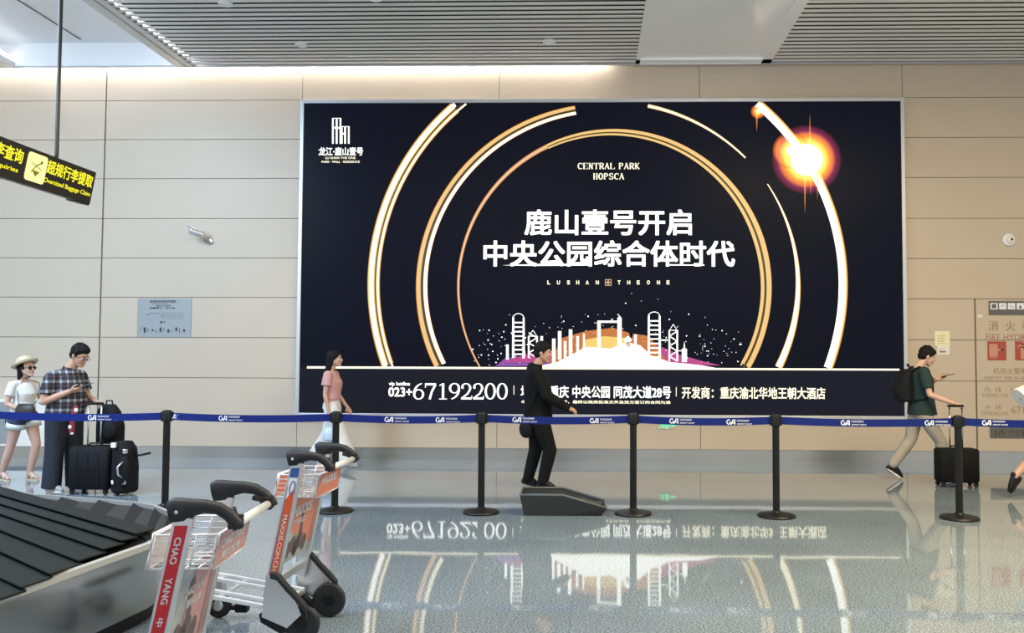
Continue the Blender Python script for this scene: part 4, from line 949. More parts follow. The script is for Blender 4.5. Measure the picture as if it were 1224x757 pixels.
FEM = [(-.10, .098, .148, -.012), (.02, .112, .160, -.008), (.22, .092, .132, .004), (.42, .084, .118, .008), (.62, .110, .138, .016), (.80, .092, .150, -.004), (.92, .068, .115, -.008), (1.0, .045, .050, 0)]
def torso(mb, hip, neck, secs, k=1.0, grow=0.0, lo=-9, hi=9, kx=1.0, belly=0):
    hip, neck = V3(hip), V3(neck); L = []
    for t_, ax_, ay_, ox in secs:
        if lo <= t_ <= hi:
            c = hip.lerp(neck, t_); b = belly * math.exp(-((t_ - .3) / .28) ** 2); L.append((c.z, c.x + (ox + b * .5) * k, c.y, (ax_ * kx + b * .5) * k + grow, ay_ * k + grow))
    mb.loft(L)
def shoe(t, ankle, toe, mt, sole=None, k=1.0, name='shoe'):
    """upper over heel, instep and toe, with a flat sole along the ankle-to-toe line"""
    A, T = V3(ankle), V3(toe); d = (T - A); d.y *= 1; fw = d.normalized(); h_ = V3((d.x, d.y, 0)).normalized()
    dn = V3((0, 0, -1)); sd = fw.cross(V3((0, 0, 1))).normalized(); up_v = sd.cross(fw).normalized()
    # foot frame: heel point below the ankle, ball near the toe
    heel = A - up_v * .0 ; f_ = fw
    m = MB(); m.cone(A, A + (T - A) * .25 , .042 * k, .042 * k, 12); m.cone(A + (T - A) * .2, A + (T - A) * .72, .042 * k, .036 * k, 12, sq=1.1); m.cone(A + (T - A) * .7, T, .036 * k, .026 * k, 12)
    back = A - V3(f_.x * .035, f_.y * .035, 0) if False else A - h_ * .022 * k
    m.cone(A + V3((0, 0, .03)) * k, back - up_v * .045 * k, .042 * k, .034 * k, 12); m.cone(back - up_v * .045 * k, A + (T - A) * .75 - up_v * .012 * k, .036 * k, .036 * k, 12)
    o = remeshed(m, name, mt, t, .007, 2)
    # sole: oval slab under heel to toe
    hb = back - up_v * .070 * k; tb = T - up_v * .030 * k + fw * .012; ax2 = (tb - hb); L_ = ax2.length; ax2.normalize(); nn = sd.cross(ax2).normalized()
    prof = [(-.02, .018), (0, .031), (.06, .034), (.13, .033), (.19, .042), (.24, .036), (.27, .02), (.285, .006)]
    sc = (L_ + .02) / .285
    ring_ = [(x * sc * (L_ + .0) / (L_ + .0), y * k) for x, y in prof] + [(x * sc, -y * k) for x, y in reversed(prof)]
    m = MB(); m.rings([[hb + ax2 * x + sd * y + nn * z for x, y in ring_] for z in (-.002, .018)]); m.build('sole', sole or mt, o, False, bevel=.004)
    return o
def short_hair(t, H, k=1.0, m_='hair', volume=0.0, name='hair'):
    R_ = H.to_3x3().to_4x4(); P = lambda x, y, z: H @ V3((x * k, y * k, z * k)); v = volume
    m = MB(); m.ell(P(-.022, 0, .058), ((.096 + v) * k, (.084 + v * .7) * k, (.086 + v) * k), 22, 14, R_); m.ell(P(.030, 0, .092), (.062 * k, .066 * k, .044 * k), 18, 12, R_); m.ell(P(-.052, 0, .0), ((.060 + v) * k, .074 * k, .062 * k), 18, 12, R_)
    for s_ in (-1, 1): m.cone(P(.010, s_ * .074, .060), P(.012, s_ * .076, .012), .018 * k, .010 * k, 8)
    rr = random.Random(3)
    for _ in range(70):                        # locks
        a_, b_ = rr.uniform(0, 2 * PI), rr.uniform(.15, 1.35); p = V3((-.020 + .094 * math.sin(b_) * math.cos(a_), .084 * math.sin(b_) * math.sin(a_), .060 + .088 * math.cos(b_)))
        if p.x > .055 and p.z < .085: continue
        q_ = p + V3((rr.uniform(-.005, .02), rr.uniform(-.01, .01), rr.uniform(-.012, .012))); m.cone(P(*p), P(*q_), .012 * k, .005 * k, 6)
    return remeshed(m, name, m_, t, .006, 1)
def limb(mb, a, b, c, r, n=12):
    """two-segment limb a-b-c with radii r = (top, mid upper, joint, mid lower, end)"""
    a, b, c = V3(a), V3(b), V3(c); m1 = a.lerp(b, .4); m2 = b.lerp(c, .33)
    mb.cone(a, m1, r[0], r[1], n); mb.cone(m1, b, r[1], r[2], n); mb.cone(b, m2, r[2], r[3], n); mb.cone(m2, c, r[3], r[4], n)
ARM = (.048, .046, .037, .038, .026); LEG = (.085, .078, .054, .056, .038)
def sc_(r, k): return tuple(x * k for x in r)
# ---- man in black, walking right in front of the light box
t = person = thing('person', 'man in a black jacket and trousers walking behind the grey tray', 'person', (-.545, 9.88, 0))
hip, neck = (-.03, 0, .86), (-.055, 0, 1.40); H = head_m((.025, 0, 1.555), -.05, .10)
sR, eR, wR = (-.04, -.185, 1.345), (.09, -.235, 1.075), (.30, -.20, .955); sL, eL, wL = (-.05, .185, 1.345), (-.12, .23, 1.07), (-.02, .21, .86)
hR, kR, aR, tR = (-.02, -.085, .84), (.115, -.09, .455), (.035, -.09, .095), (.165, -.095, .035); hL, kL, aL, tL = (-.03, .085, .84), (-.06, .09, .44), (-.145, .09, .115), (-.03, .085, .035)
b = MB(); torso(b, hip, neck, MALE, .97); b.cone(neck, H @ V3((-.02, 0, -.05)), .056, .052, 14); head(b, H, .96)
limb(b, sR, eR, wR, ARM); limb(b, sL, eL, wL, ARM); hand(b, wR, (.9, .1, -.35), (-.3, .5, -.8), 1, .95, (.35, .4, .45, .5)); hand(b, wL, (.35, 0, -.9), (.3, -.9, 0), 1, .95, (.3, .35, .4, .45))
limb(b, hR, kR, aR, sc_(LEG, .95)); limb(b, hL, kL, aL, sc_(LEG, .95))
remeshed(b, 'body', 'skin', t); face_parts(t, H, .96); short_hair(t, H, .97, volume=.004)
m = MB(); torso(m, hip, neck, [(-.16, .165, .185, -.0), (.02, .170, .188, 0), (.22, .168, .18, .012), (.45, .166, .182, .010), (.68, .160, .195, .0), (.84, .135, .19, -.018), (.94, .098, .13, -.022), (.985, .078, .08, -.008)], 1.0)
limb(m, sR, eR, wR, (.074, .072, .066, .062, .050)); limb(m, sL, eL, wL, (.074, .072, .066, .062, .050)); m.cone((-.055, 0, 1.36), (-.045, 0, 1.44), .075, .068, 16, (True, True)); m.cone((-.10, 0, 1.40), (-.13, 0, 1.34), .06, .05, 12)
remeshed(m, 'jacket', 'suit', t, .008)
m = MB(); torso(m, hip, neck, [(-.16, .11, .155, -.01), (.0, .125, .168, 0), (.12, .12, .16, 0)], 1.0)
for h_, k_, a_ in ((hR, kR, aR), (hL, kL, aL)): limb(m, h_, k_, V3(a_) + V3((0, 0, .0)), (.112, .104, .080, .076, .064))
remeshed(m, 'trousers', 'suit', t, .008); shoe(t, aR, tR, 'black'); shoe(t, aL, tL, 'black')
bg = thing('hip_bag', 'small black bag hanging at the back hip of the man in black', 'bag', (-.70, 9.78, .70))
m = MB(); m.ell((0, 0, 0), (.085, .05, .11), 16, 12); remeshed(m, 'pouch', 'nylon', bg, .008); m = MB(); m.tube([(-.02, -.0, .09), (.08, -.10, .32), (.14, -.11, .50), (.13, .02, .66)], .010, 8); m.build('strap', 'nylon', bg, True)
# ---- woman in pink, walking right
t = thing('person', 'woman in a pink top and wide white trousers carrying a pale blue bag', 'person', (-3.50, 11.75, 0))
k = .97; hip, neck = (-.03, 0, .86), (-.055, 0, 1.325); H = head_m((.0, 0, 1.475), 0, -.06)
sR, eR, wR = (-.05, -.155, 1.265), (-.075, -.185, 1.00), (-.02, -.19, .775); sL, eL, wL = (-.05, .155, 1.265), (-.02, .20, 1.0), (.12, .19, .82)
hR, kR, aR, tR = (-.02, -.08, .82), (.10, -.08, .45), (.21, -.08, .10), (.34, -.085, .045); hL, kL, aL, tL = (-.03, .08, .82), (-.08, .08, .44), (-.24, .08, .13), (-.14, .08, .035)
b = MB(); torso(b, hip, neck, FEM, k); b.cone(neck, H @ V3((-.02, 0, -.05)), .045, .042, 14); head(b, H, .93, True)
A_ = sc_(ARM, .86); limb(b, sR, eR, wR, A_); limb(b, sL, eL, wL, A_); hand(b, wR, (.15, 0, -1), (.25, .9, 0), -1, .88, (.7, .75, .8, .8)); hand(b, wL, (.5, 0, -.8), (0, -.9, .2), 1, .88, (.3, .3, .35, .4))
limb(b, hR, kR, aR, sc_(LEG, .92)); limb(b, hL, kL, aL, sc_(LEG, .92)); remeshed(b, 'body', 'skin_pale', t); face_parts(t, H, .93)
R_ = H.to_3x3().to_4x4(); P = lambda x, y, z: H @ V3((x, y, z))
m = MB(); m.ell(P(-.022, 0, .050), (.100, .084, .090), 20, 12, R_); m.ell(P(.02, 0, .095), (.055, .06, .03), 16, 10, R_); m.cone(P(-.06, 0, .0), P(-.085, 0, -.13), .068, .060, 12); m.cone(P(-.085, 0, -.13), P(-.125, 0, -.21), .056, .03, 12); m.cone(P(-.01, -.072, .03), P(-.035, -.066, -.06), .026, .018, 8); remeshed(m, 'hair', 'hair', t, .007, 2)
m = MB(); torso(m, hip, neck, [(.14, .116, .150, .004), (.22, .116, .150, .006), (.34, .112, .140, .012), (.55, .128, .152, .022), (.66, .132, .158, .022), (.82, .112, .168, .0), (.93, .085, .125, -.004), (.97, .066, .085, -.002)], k)
for s_, e_ in ((sR, eR), (sL, eL)): m.cone(s_, V3(s_).lerp(V3(e_), .55), .064, .072, 14, (False, True))
remeshed(m, 'top', 'pink', t, .007, 2)
m = MB(); torso(m, hip, neck, [(-.12, .128, .165, -.01), (.02, .118, .162, -.004), (.15, .098, .136, .0)], k)
for h_, k_, a_ in ((hR, kR, aR), (hL, kL, aL)): m.cone(V3(h_) + V3((0, 0, -.02)), k_, .105, .115, 16); m.cone(k_, V3(a_) + V3((0, 0, .02)), .115, .135, 16, (False, True))
remeshed(m, 'trousers', 'cream_cloth', t, .008); shoe(t, aR, tR, 'grey_shoe', k=.85); shoe(t, aL, tL, 'grey_shoe', k=.85)
bg = thing('carrier_bag', 'pale blue translucent carrier bag in the hand of the woman in pink', 'bag', (-3.52, 11.545, .32))
m = MB(); m.loft([(.06, 0, 0, .06, .03), (.08, 0, 0, .075, .04), (.16, 0, 0, .072, .036), (.24, 0, 0, .055, .02)], 20); m.build('bag_body', 'bluebag', bg, True)
m = MB(); m.tube([(-.045, 0, .22), (-.03, .01, .32), (.0, .015, .38), (.03, .01, .32), (.045, 0, .22)], .006, 8); m.build('handle', 'bluebag', bg, True)
# ---- man in green with backpack and case
t = thing('person', 'man in a dark green t-shirt and backpack looking at his phone with a wheeled case', 'person', (4.12, 10.8, 0))
hip, neck = (.04, 0, .88), (.015, 0, 1.415); H = head_m((.120, 0, 1.535), 0, .38)
sR, eR, wR = (.01, -.19, 1.35), (.05, -.26, 1.08), (.27, -.395, .985); sL, eL, wL = (.02, .18, 1.35), (.12, .20, 1.13), (.25, .02, 1.26)
hR, kR, aR, tR = (.05, -.085, .86), (.24, -.09, .50), (.30, -.09, .105), (.45, -.09, .04); hL, kL, aL, tL = (.03, .085, .86), (-.06, .09, .50), (-.28, .09, .17), (-.185, .085, .045)
b = MB(); torso(b, hip, neck, MALE, .95); b.cone(neck, H @ V3((-.02, 0, -.05)), .055, .051, 14); head(b, H, .95)
limb(b, sR, eR, wR, sc_(ARM, .95)); limb(b, sL, eL, wL, sc_(ARM, .95)); hand(b, wR, (1, -.15, -.12), (0, .1, -1), -1, .95, (.75, .8, .8, .8)); hand(b, wL, (.85, -.35, .25), (-.2, -.5, .8), -1, .95, (.45, .5, .55, .6))
limb(b, hR, kR, aR, sc_(LEG, .95)); limb(b, hL, kL, aL, sc_(LEG, .95)); remeshed(b, 'body', 'skin_pale', t); face_parts(t, H, .95); short_hair(t, H, .97, volume=.006)
m = MB(); torso(m, hip, neck, [(-.11, .182, .188, .012), (.05, .172, .186, .010), (.22, .158, .175, .012), (.45, .154, .178, .010), (.68, .150, .19, .0), (.84, .130, .188, -.012), (.93, .098, .14, -.008), (.985, .072, .085, .004)], .97)
for s_, e_ in ((sR, eR), (sL, eL)): m.cone(s_, V3(s_).lerp(V3(e_), .72), .074, .072, 14, (False, True))
remeshed(m, 't_shirt', 'green_cloth', t, .007, 2)
m = MB(); torso(m, hip, neck, [(-.16, .11, .155, -.01), (-.05, .115, .158, 0), (.02, .11, .155, 0)], .97)
for h_, k_, a_ in ((hR, kR, aR), (hL, kL, aL)): limb(m, V3(h_) + V3((-.02, 0, -.03)), k_, V3(a_) + V3((0, 0, .03)), (.092, .090, .075, .074, .066))
remeshed(m, 'trousers', 'khaki', t, .008); shoe(t, aR, tR, 'black', 'white_sole'); shoe(t, aL, tL, 'black', 'white_sole')
bp = thing('backpack', 'black backpack on the back of the man in dark green', 'backpack', (4.0, 10.8, .98))
m = MB(); m.loft([(0, -.05, 0, .085, .13), (.02, -.055, 0, .105, .15), (.15, -.065, 0, .12, .155), (.30, -.05, 0, .10, .15), (.38, -.02, 0, .07, .13), (.41, -.01, 0, .04, .08)], 22); m.ell((-.14, 0, .13), (.055, .115, .10), 16, 10); remeshed(m, 'pack', 'nylon', bp, .009)
for s_ in (-1, 1): m = MB(); m.tube([(.02, s_ * .10, .38), (.10, s_ * .115, .435), (.20, s_ * .12, .40), (.262, s_ * .12, .28), (.255, s_ * .135, .14), (.16, s_ * .165, .04), (.03, s_ * .13, .02)], .016, 8); m.build('shoulder_strap', 'nylon', bp, True)
m = MB(); m.tube([(.02, -.03, .43), (.0, -.02, .47), (.0, .02, .47), (.02, .03, .43)], .008, 8); m.build('grab_loop', 'nylon', bp, True)
def phone(label, loc, rot):
    t = thing('smartphone', label, 'phone', loc); t.rotation_euler = rot
    m = MB(); m.box((-.072, -.035, -.004), (.072, .035, .004)); m.build('phone_body', 'phone', t, bevel=.003); m = MB(); m.box((-.066, -.031, .0042), (.066, .031, .0046)); m.build('screen', 'lens', t)
phone('black smartphone in the raised hand of the man in dark green', (4.12 + .36, 10.8 - .045, 1.315), (0, -.22, -.3))
def hard_case(name, label, cat, loc, rz, w_, d_, h_, hz, mt, pole='alu', poles=(-.07, .07), px=0.0):
    t = thing(name, label, cat, loc, rz)
    m = MB(); r_ = .05
    L = []
    for z, g_ in ((.055, .02), (.075, 0), (h_ - .02, 0), (h_, .02)):
        pts = []
        for cx, cy, a0 in ((1, 1, 0), (-1, 1, 90), (-1, -1, 180), (1, -1, 270)):
            for i in range(5): a_ = math.radians(a0 + 22.5 * i); pts.append(V3((cx * (w_ / 2 - r_) + (r_ - g_) * math.cos(a_), cy * (d_ / 2 - r_) + (r_ - g_) * math.sin(a_), z)))
        L.append(pts)
    m.rings(L); m.build('case_body', mt, t, True, sharp=.8)
    m = MB()
    for x in (-w_ * .25, 0, w_ * .25): m.box((x - .006, -d_ / 2 - .004, .10), (x + .006, -d_ / 2 + .002, h_ - .06))
    m.box((-w_ / 2 + .05, -d_ / 2 - .006, h_ * .55), (w_ / 2 - .05, -d_ / 2 + .002, h_ * .55 + .012)); m.build('front_rib', mt, t)
    for s_ in (-1, 1):
        for f_ in (-1, 1):
            m = MB(); m.lathe([(.001, -.012), (.026, -.012), (.030, -.006), (.030, .006), (.026, .012), (.001, .012)], 18, o=(s_ * (w_ / 2 - .045), f_ * (d_ / 2 - .04), .030), ax='y'); wh = m.build('wheel', 'plastic', t, True)
            m = MB(); m.box((s_ * (w_ / 2 - .045) - .02, f_ * (d_ / 2 - .04) - .016, .035), (s_ * (w_ / 2 - .045) + .02, f_ * (d_ / 2 - .04) + .016, .06)); m.build('wheel_housing', 'black', wh)
    for x in poles: m = MB(); m.tube([(px + x, 0, h_ - .02), (px + x, 0, hz - .015)], .0085, 8); m.build('handle_pole', pole, t, True)
    m = MB(); m.bar((px + poles[0] - .018, 0, hz), (px + poles[1] + .018, 0, hz), .034, .030); m.build('pull_handle', 'black', t, bevel=.006)
    m = MB(); m.tube([(-.08, 0, h_ - .004), (-.06, 0, h_ + .028), (.06, 0, h_ + .028), (.08, 0, h_ - .004)], .010, 8); m.build('carry_handle', 'black', t, True)
    return t
hard_case('suitcase', 'black wheeled cabin case with raised handle pulled by the man in dark green', 'suitcase', (4.40, 10.36, 0), 0, .47, .24, .45, .955, 'suit', 'steel', (-.075, .075), 0)
# ---- man in plaid shirt with his luggage
t = thing('person', 'man in a dark plaid shirt looking down at his phone beside black luggage', 'person', (-5.86, 9.43, 0))
hip, neck = (.0, 0, .84), (.045, 0, 1.345); H = head_m((.165, -.0, 1.505), -.25, .42)
sR, eR, wR = (-.03, -.185, 1.265), (-.075, -.245, 1.01), (.165, -.17, 1.12); sL, eL, wL = (.06, .20, 1.28), (.13, .24, 1.04), (.33, .10, .985)
hR, kR, aR, tR = (-.01, -.10, .82), (-.02, -.11, .45), (-.04, -.115, .09), (.09, -.14, .04); hL, kL, aL, tL = (.04, .10, .82), (.07, .10, .45), (.10, .10, .09), (.23, .09, .04)
b = MB(); torso(b, hip, neck, MALE, 1.0, belly=.05); b.cone(neck, H @ V3((-.02, 0, -.05)), .062, .058, 14); head(b, H, .98)
limb(b, sR, eR, wR, sc_(ARM, 1.08)); limb(b, sL, eL, wL, sc_(ARM, 1.08)); hand(b, wR, (.95, .2, .2), (.1, .6, .75), 1, .98, (.5, .55, .6, .6)); hand(b, wL, (.8, -.2, -.5), (-.3, 0, -.9), 1, .98, (.8, .85, .85, .85))
limb(b, hR, kR, aR, LEG); limb(b, hL, kL, aL, LEG); remeshed(b, 'body', 'skin', t); face_parts(t, H, .98); short_hair(t, H, 1.0, volume=.004)
P = lambda x, y, z: H @ V3((x * .98, y * .98, z * .98))
m = MB()
for s_ in (-1, 1):
    m.tube([P(.103, s_ * .033 + .021 * math.cos(2 * PI * k / 14), .010 + .016 * math.sin(2 * PI * k / 14)) for k in range(14)], .0022, 6, closed=True); m.tube([P(.100, s_ * .054, .014), P(.05, s_ * .082, .016), P(-.012, s_ * .086, .014)], .002, 6)
m.tube([P(.104, -.012, .012), P(.108, 0, .014), P(.104, .012, .012)], .002, 6); m.build('eyeglasses', 'black', t, True)
m = MB(); torso(m, hip, neck, [(-.06, .178, .200, .0), (.08, .184, .200, .004), (.25, .182, .195, .006), (.45, .176, .195, .004), (.68, .168, .200, -.004), (.84, .142, .195, -.016), (.93, .105, .15, -.014), (.985, .078, .085, .0)], 1.0, belly=.05)
for s_, e_ in ((sR, eR), (sL, eL)): m.cone(s_, V3(s_).lerp(V3(e_), .70), .076, .072, 14, (False, True)); m.cone((.02, s_[1] * .35, 1.30), s_, .07, .076, 14)
m.cone((.04, 0, 1.31), (.06, 0, 1.385), .078, .070, 16, (True, True)); remeshed(m, 'plaid_shirt', 'plaid', t, .007, 2)
m = MB(); torso(m, hip, neck, [(-.16, .14, .175, -.01), (.0, .160, .185, .0), (.10, .155, .18, .0)], 1.0)
for h_, k_, a_ in ((hR, kR, aR), (hL, kL, aL)): m.cone(h_, k_, .118, .096, 16); m.cone(k_, V3(a_) + V3((0, 0, -.035)), .096, .100, 16, (False, True))
remeshed(m, 'trousers', 'navy_cloth', t, .008); shoe(t, aR, tR, 'grey_shoe', 'white_sole'); shoe(t, aL, tL, 'grey_shoe', 'white_sole')
phone('black smartphone held out by the man in the plaid shirt', (-5.86 + .325, 9.43 - .13, 1.19), (0, -.30, .25))
cs = hard_case('suitcase', 'large black suitcase with a raised silver-poled handle beside the plaid-shirted man', 'suitcase', (-5.44, 9.36, 0), 0, .46, .30, .52, .985, 'nylon', 'alu', (-.072, .072), -.02)
bp = thing('backpack', 'black backpack standing on the big suitcase behind the silver handle poles', 'backpack', (-5.36, 9.50, .53))
m = MB(); m.loft([(0, 0, 0, .13, .075), (.02, 0, 0, .155, .10), (.2, .0, 0, .155, .11), (.36, -.02, 0, .13, .09), (.44, -.03, 0, .08, .05)], 20); m.ell((.03, -.09, .15), (.10, .05, .11), 14, 10); remeshed(m, 'pack', 'nylon', bp, .009); m = MB(); m.tube([(-.06, 0, .42), (-.05, 0, .48), (.01, 0, .48), (.02, 0, .42)], .009, 8); m.build('grab_loop', 'nylon', bp, True)
m = MB(); m.box((.10, -.112, .26), (.135, -.09, .33)); m.build('tag_strap', 'white', bp)
sb = thing('duffel_bag', 'black upright bag with silver buckles and side handle next to the large suitcase', 'bag', (-5.07, 9.30, 0))
m = MB(); m.loft([(.02, 0, 0, .10, .12), (.04, 0, 0, .13, .15), (.30, 0, 0, .13, .15), (.50, -.01, 0, .12, .13), (.58, -.02, 0, .08, .09)], 20); m.ell((.06, -.12, .25), (.07, .06, .18), 14, 10); remeshed(m, 'bag_body', 'nylon', sb, .009)
for z in (.46, .13): m = MB(); m.box((.055, -.165, z), (.095, -.13, z + .045)); m.build('buckle', 'alu', sb, bevel=.004)
m = MB(); m.tube([(.06, -.165, .20), (.03, -.20, .24), (.025, -.205, .32), (.06, -.165, .37)], .010, 8); m.build('side_handle', 'alu', sb, True)
m = MB(); m.tube([(-.06, -.15, .17), (-.045, -.165, .13)], .012, 8); m.box((-.08, -.16, .52), (-.03, -.13, .575)); m.build('luggage_tag', 'paper_w', sb, bevel=.004)
m = MB(); m.tube([(.10, -.02, .42), (.18, -.03, .43), (.29, -.03, .455)], [.010, .011, .013], 8); m.tube([(.10, -.02, .33), (.15, -.03, .33)], .012, 8); m.build('pull_stick', 'black', sb, True)
for s_ in (-1, 1): m = MB(); m.lathe([(.001, -.012), (.026, -.012), (.026, .012), (.001, .012)], 16, o=(s_ * .07, -.06, .026), ax='y'); m.build('wheel', 'grey_shoe', sb, True)
pt_ = thing('pouch', 'small red and white pouch hanging between the plaid-shirted man and his suitcase', 'pouch', (-5.60, 9.17, .62))
m = MB(); m.loft([(.03, 0, 0, .02, .015), (.07, .0, 0, .032, .02), (.20, .01, 0, .030, .02), (.30, .03, 0, .038, .022), (.35, .04, 0, .02, .015)], 16); m.build('pouch_body', 'dark_red', pt_, True); m = MB(); m.ell((-.010, -.014, .12), (.022, .014, .024), 12, 8); m.ell((.012, -.012, .05), (.018, .012, .012), 12, 8); m.ell((.05, -.014, .30), (.024, .014, .024), 12, 8); m.build('white_patch', 'cream_cloth', pt_, True); m = MB(); m.tube([(.05, 0, .35), (.10, .02, .40), (.14, .15, .385)], .006, 8); m.build('cord', 'nylon', pt_, True)
# ---- woman in straw hat
t = thing('person', 'woman in a straw hat and white t-shirt with bare legs walking behind the plaid-shirted man', 'person', (-6.86, 10.23, 0), -.25)
k = .93; hip, neck = (.02, 0, .79), (.0, 0, 1.215); H = head_m((.045, 0, 1.35), .05, -.10)
sR, eR, wR = (.0, -.15, 1.155), (-.03, -.19, .935), (.135, -.13, .865); sL, eL, wL = (.0, .15, 1.155), (.10, .19, .97), (.26, .15, .90)
hR, kR, aR, tR = (.01, -.075, .77), (-.075, -.08, .42), (-.20, -.08, .10), (-.09, -.085, .03); hL, kL, aL, tL = (.03, .075, .77), (.14, .08, .44), (.05, .08, .085), (.17, .075, .03)
b = MB(); torso(b, hip, neck, FEM, k); b.cone(neck, H @ V3((-.02, 0, -.05)), .043, .040, 14); head(b, H, .90, True)
A_ = sc_(ARM, .85); limb(b, sR, eR, wR, A_); limb(b, sL, eL, wL, A_); hand(b, wR, (.8, .3, -.1), (0, .5, -.8), 1, .85, (.6, .65, .7, .7)); hand(b, wL, (.9, -.1, .1), (0, 0, -1), 1, .85, (.6, .65, .7, .7))
L_ = sc_(LEG, .93); limb(b, hR, kR, aR, L_); limb(b, hL, kL, aL, L_)
for A2, T2 in ((aR, tR), (aL, tL)): b.cone(V3(A2), V3(A2).lerp(V3(T2), .6) , .034, .030, 10); b.cone(V3(A2).lerp(V3(T2), .5), T2, .031, .022, 10); b.cone(V3(A2), V3(A2) + V3((-.02, 0, -.045)), .034, .030, 10)
remeshed(b, 'body', 'skin_pale', t); face_parts(t, H, .90, False)
R_ = H.to_3x3().to_4x4(); P = lambda x, y, z: H @ V3((x, y, z))
m = MB(); m.ell(P(-.03, 0, .03), (.092, .080, .085), 18, 12, R_); m.cone(P(-.06, 0, .0), P(-.085, .0, -.12), .062, .045, 12); m.cone(P(-.02, -.066, .02), P(-.035, -.062, -.09), .026, .018, 8); m.cone(P(-.02, .066, .02), P(-.035, .062, -.09), .026, .018, 8); remeshed(m, 'hair', 'hair', t, .007, 2)
m = MB()
for s_ in (-1, 1): m.ell(P(.082, s_ * .032, .008), (.012, .027, .022), 14, 10, R_); m.tube([P(.085, s_ * .055, .014), P(.03, s_ * .076, .016), P(-.01, s_ * .080, .012)], .003, 6)
m.tube([P(.09, -.01, .014), P(.09, .01, .014)], .004, 6); m.build('sunglasses', 'lens', t, True)
tl_ = Matrix.Translation(P(-.02, 0, .055)) @ H.to_3x3().to_4x4() @ Matrix.Rotation(-.34, 4, 'Y')
m = MB(); R0 = []
for r_, z in ((.001, .105), (.05, .103), (.078, .085), (.090, .04), (.094, .008), (.12, .0), (.150, .004), (.168, .016), (.168, .012), (.150, -.001), (.12, -.006), (.090, .002), (.085, .04), (.072, .078), (.045, .096), (.001, .098)):
    R0.append([tl_ @ V3(((r_ if r_ < .1 else .094 + (r_ - .094) * .72) * 1.05 * math.cos(2 * PI * j / 28), (r_ if r_ < .1 else .094 + (r_ - .094) * .72) * math.sin(2 * PI * j / 28), z + .006 * math.sin(4 * PI * j / 28) * (r_ > .12))) for j in range(28)])
m.rings(R0); ht = m.build('straw_hat', 'straw', t, True)
m = MB(); m.rings([[tl_ @ V3((r_ * 1.05 * math.cos(2 * PI * j / 28), r_ * math.sin(2 * PI * j / 28), z)) for j in range(28)] for r_, z in ((.0945, .010), (.0925, .035))], cap=False); m.build('hat_band', 'brownbag', ht, True)
m = MB(); torso(m, hip, neck, [(.03, .122, .162, -.006), (.2, .112, .150, .004), (.40, .104, .138, .012), (.62, .124, .152, .018), (.80, .108, .166, .0), (.90, .082, .125, .0), (.94, .066, .09, .0)], k)
for s_, e_ in ((sR, eR), (sL, eL)): m.cone(s_, V3(s_).lerp(V3(e_), .55), .054, .056, 14, (False, True)); m.cone((0, s_[1] * .4, 1.17), s_, .05, .054, 14)
remeshed(m, 't_shirt', 'cream_cloth', t, .007, 2)
m = MB(); torso(m, hip, neck, [(-.14, .122, .16, -.01), (.02, .118, .162, -.006), (.14, .106, .148, .0)], k)
for h_, k_ in ((hR, kR), (hL, kL)): m.cone(h_, V3(h_).lerp(V3(k_), .28), .098, .098, 16, (False, True))
sh = remeshed(m, 'shorts', 'denim', t, .008)
m = MB()
for h_, k_ in ((hR, kR), (hL, kL)): m.cone(V3(h_).lerp(V3(k_), .20), V3(h_).lerp(V3(k_), .37), .100, .105, 16, (True, True))
m.build('lace_hem', 'cream_cloth', sh, True)
for A2, T2 in ((aR, tR), (aL, tL)):
    A2, T2 = V3(A2), V3(T2); sd = V3((0, 1, 0)); hb = A2 + V3((-.045, 0, -.078 if A2.z < .09 else -.08)); tb = T2 + V3((.03, 0, -.022)); ax2 = (tb - hb).normalized(); L2 = (tb - hb).length; nn = sd.cross(ax2) * -1
    pr = [(0, .02), (.05, .03), (.12, .028), (.17, .036), (.21, .03), (.235, .012)]; ring_ = [(x * L2 / .235, y) for x, y in pr] + [(x * L2 / .235, -y) for x, y in reversed(pr)]
    m = MB(); m.rings([[hb + ax2 * x + sd * y + nn * z for x, y in ring_] for z in (-.012, .006)]); sn = m.build('sandal', 'straw', t, bevel=.003)
    c = A2.lerp(T2, .62); m = MB(); m.tube([c + V3((0, .034, -.03)), c + V3((0, .022, .022)), c + V3((0, -.022, .022)), c + V3((0, -.034, -.03))], .009, 8); m.build('sandal_strap', 'cream_cloth', sn, True)
bg = thing('handbag', 'dark brown handbag on the forearm of the woman in the straw hat', 'bag', (-6.70, 10.04, .78))
m = MB(); m.loft([(0, 0, 0, .10, .035), (.02, 0, 0, .125, .05), (.10, 0, 0, .12, .045), (.16, 0, 0, .09, .025)], 20); m.build('bag_body', 'brownbag', bg, True); m = MB(); m.tube([(-.08, 0, .14), (-.14, .05, .32), (-.12, .15, .47), (-.0, .25, .40), (.08, .10, .2), (.08, 0, .14)], .0045, 8); m.build('strap', 'brownbag', bg, True)
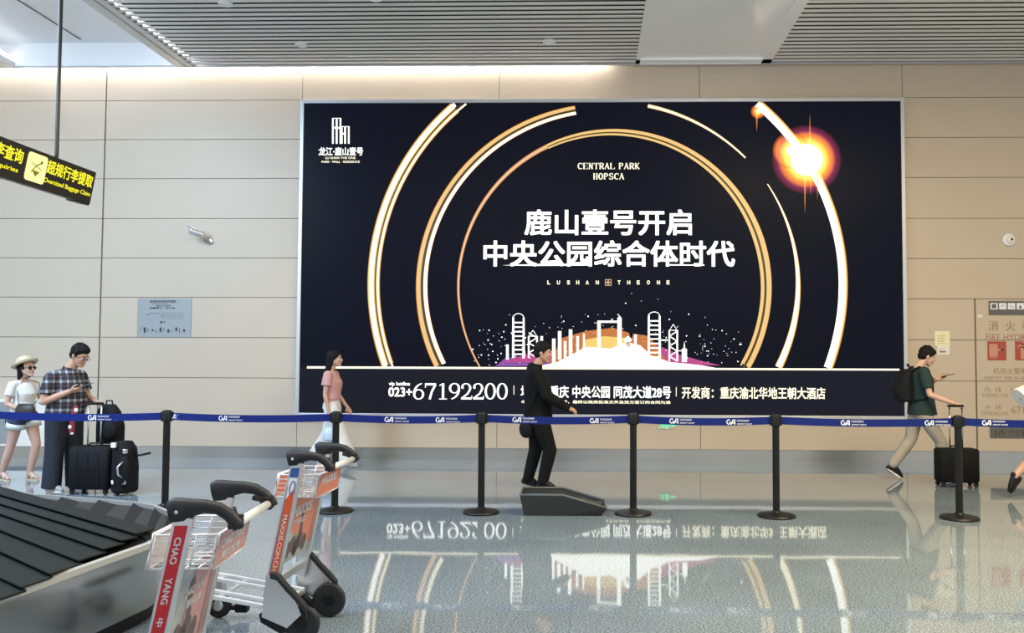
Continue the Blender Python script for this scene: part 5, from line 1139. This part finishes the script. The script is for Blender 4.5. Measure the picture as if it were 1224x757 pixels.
# ---- woman leaving at the right edge
t = thing('person', 'woman in a loose white top and shorts striding past the fire hydrant panel', 'person', (4.88, 9.42, 0))
k = .97; hip, neck = (.02, 0, .87), (.04, 0, 1.34); H = head_m((.10, 0, 1.49), 0, 0)
sR, eR, wR = (.02, -.16, 1.28), (-.265, -.20, 1.11), (-.10, -.22, .93); sL, eL, wL = (.05, .16, 1.28), (.15, .20, 1.05), (.36, .17, 1.02)
hR, kR, aR, tR = (.03, -.08, .83), (.28, -.085, .47), (.40, -.085, .09), (.53, -.085, .035); hL, kL, aL, tL = (.01, .08, .83), (-.02, .085, .46), (-.225, .085, .225), (-.275, .085, .085)
b = MB(); torso(b, hip, neck, FEM, k); b.cone(neck, H @ V3((-.02, 0, -.05)), .045, .042, 14); head(b, H, .93, True)
A_ = sc_(ARM, .86); limb(b, sR, eR, wR, A_); limb(b, sL, eL, wL, A_); hand(b, wR, (.7, 0, -.6), (.2, .9, 0), -1, .88, (.6, .65, .7, .7)); hand(b, wL, (.9, -.1, 0), (0, 0, -1), 1, .88, (.6, .65, .7, .7))
limb(b, hR, kR, aR, sc_(LEG, .93)); limb(b, hL, kL, aL, sc_(LEG, .93)); remeshed(b, 'body', 'skin_pale', t); face_parts(t, H, .93)
R_ = H.to_3x3().to_4x4(); P = lambda x, y, z: H @ V3((x, y, z))
m = MB(); m.ell(P(-.022, 0, .050), (.100, .084, .090), 20, 12, R_); m.cone(P(-.06, 0, .0), P(-.085, 0, -.18), .068, .04, 12); remeshed(m, 'hair', 'hair', t, .007, 2)
m = MB(); torso(m, hip, neck, [(-.12, .15, .19, .0), (.1, .138, .175, .0), (.40, .122, .155, .012), (.62, .132, .158, .018), (.82, .112, .168, .0), (.93, .085, .125, -.004), (.97, .066, .085, -.002)], k)
for s_, e_ in ((sR, eR), (sL, eL)): m.cone(s_, V3(e_) + (V3(e_) - V3(s_)) * .08, .060, .115, 16, (False, True))
remeshed(m, 'white_top', 'cream_cloth', t, .007, 2)
m = MB(); torso(m, hip, neck, [(-.16, .125, .165, -.01), (.02, .12, .165, -.006), (.12, .11, .15, .0)], k)
for h_, k_ in ((hR, kR), (hL, kL)): m.cone(h_, V3(h_).lerp(V3(k_), .45), .100, .102, 16, (False, True))
remeshed(m, 'shorts', 'denim', t, .008); shoe(t, aR, tR, 'black', k=.85); shoe(t, aL, tL, 'black', k=.85)
bg = thing('shoulder_bag', 'black shoulder bag at the hip of the woman in the loose white top', 'bag', (4.76, 9.18, .80))
m = MB(); m.loft([(0, 0, 0, .10, .035), (.02, 0, 0, .125, .05), (.14, 0, 0, .12, .045), (.18, 0, 0, .09, .025)], 20); m.build('bag_body', 'nylon', bg, True); m = MB(); m.tube([(-.08, 0, .16), (.06, .06, .42), (.20, .09, .54), (.22, .22, .40), (.08, .0, .16)], .007, 8); m.build('strap', 'nylon', bg, True)
bpy.data.objects.remove(_to)
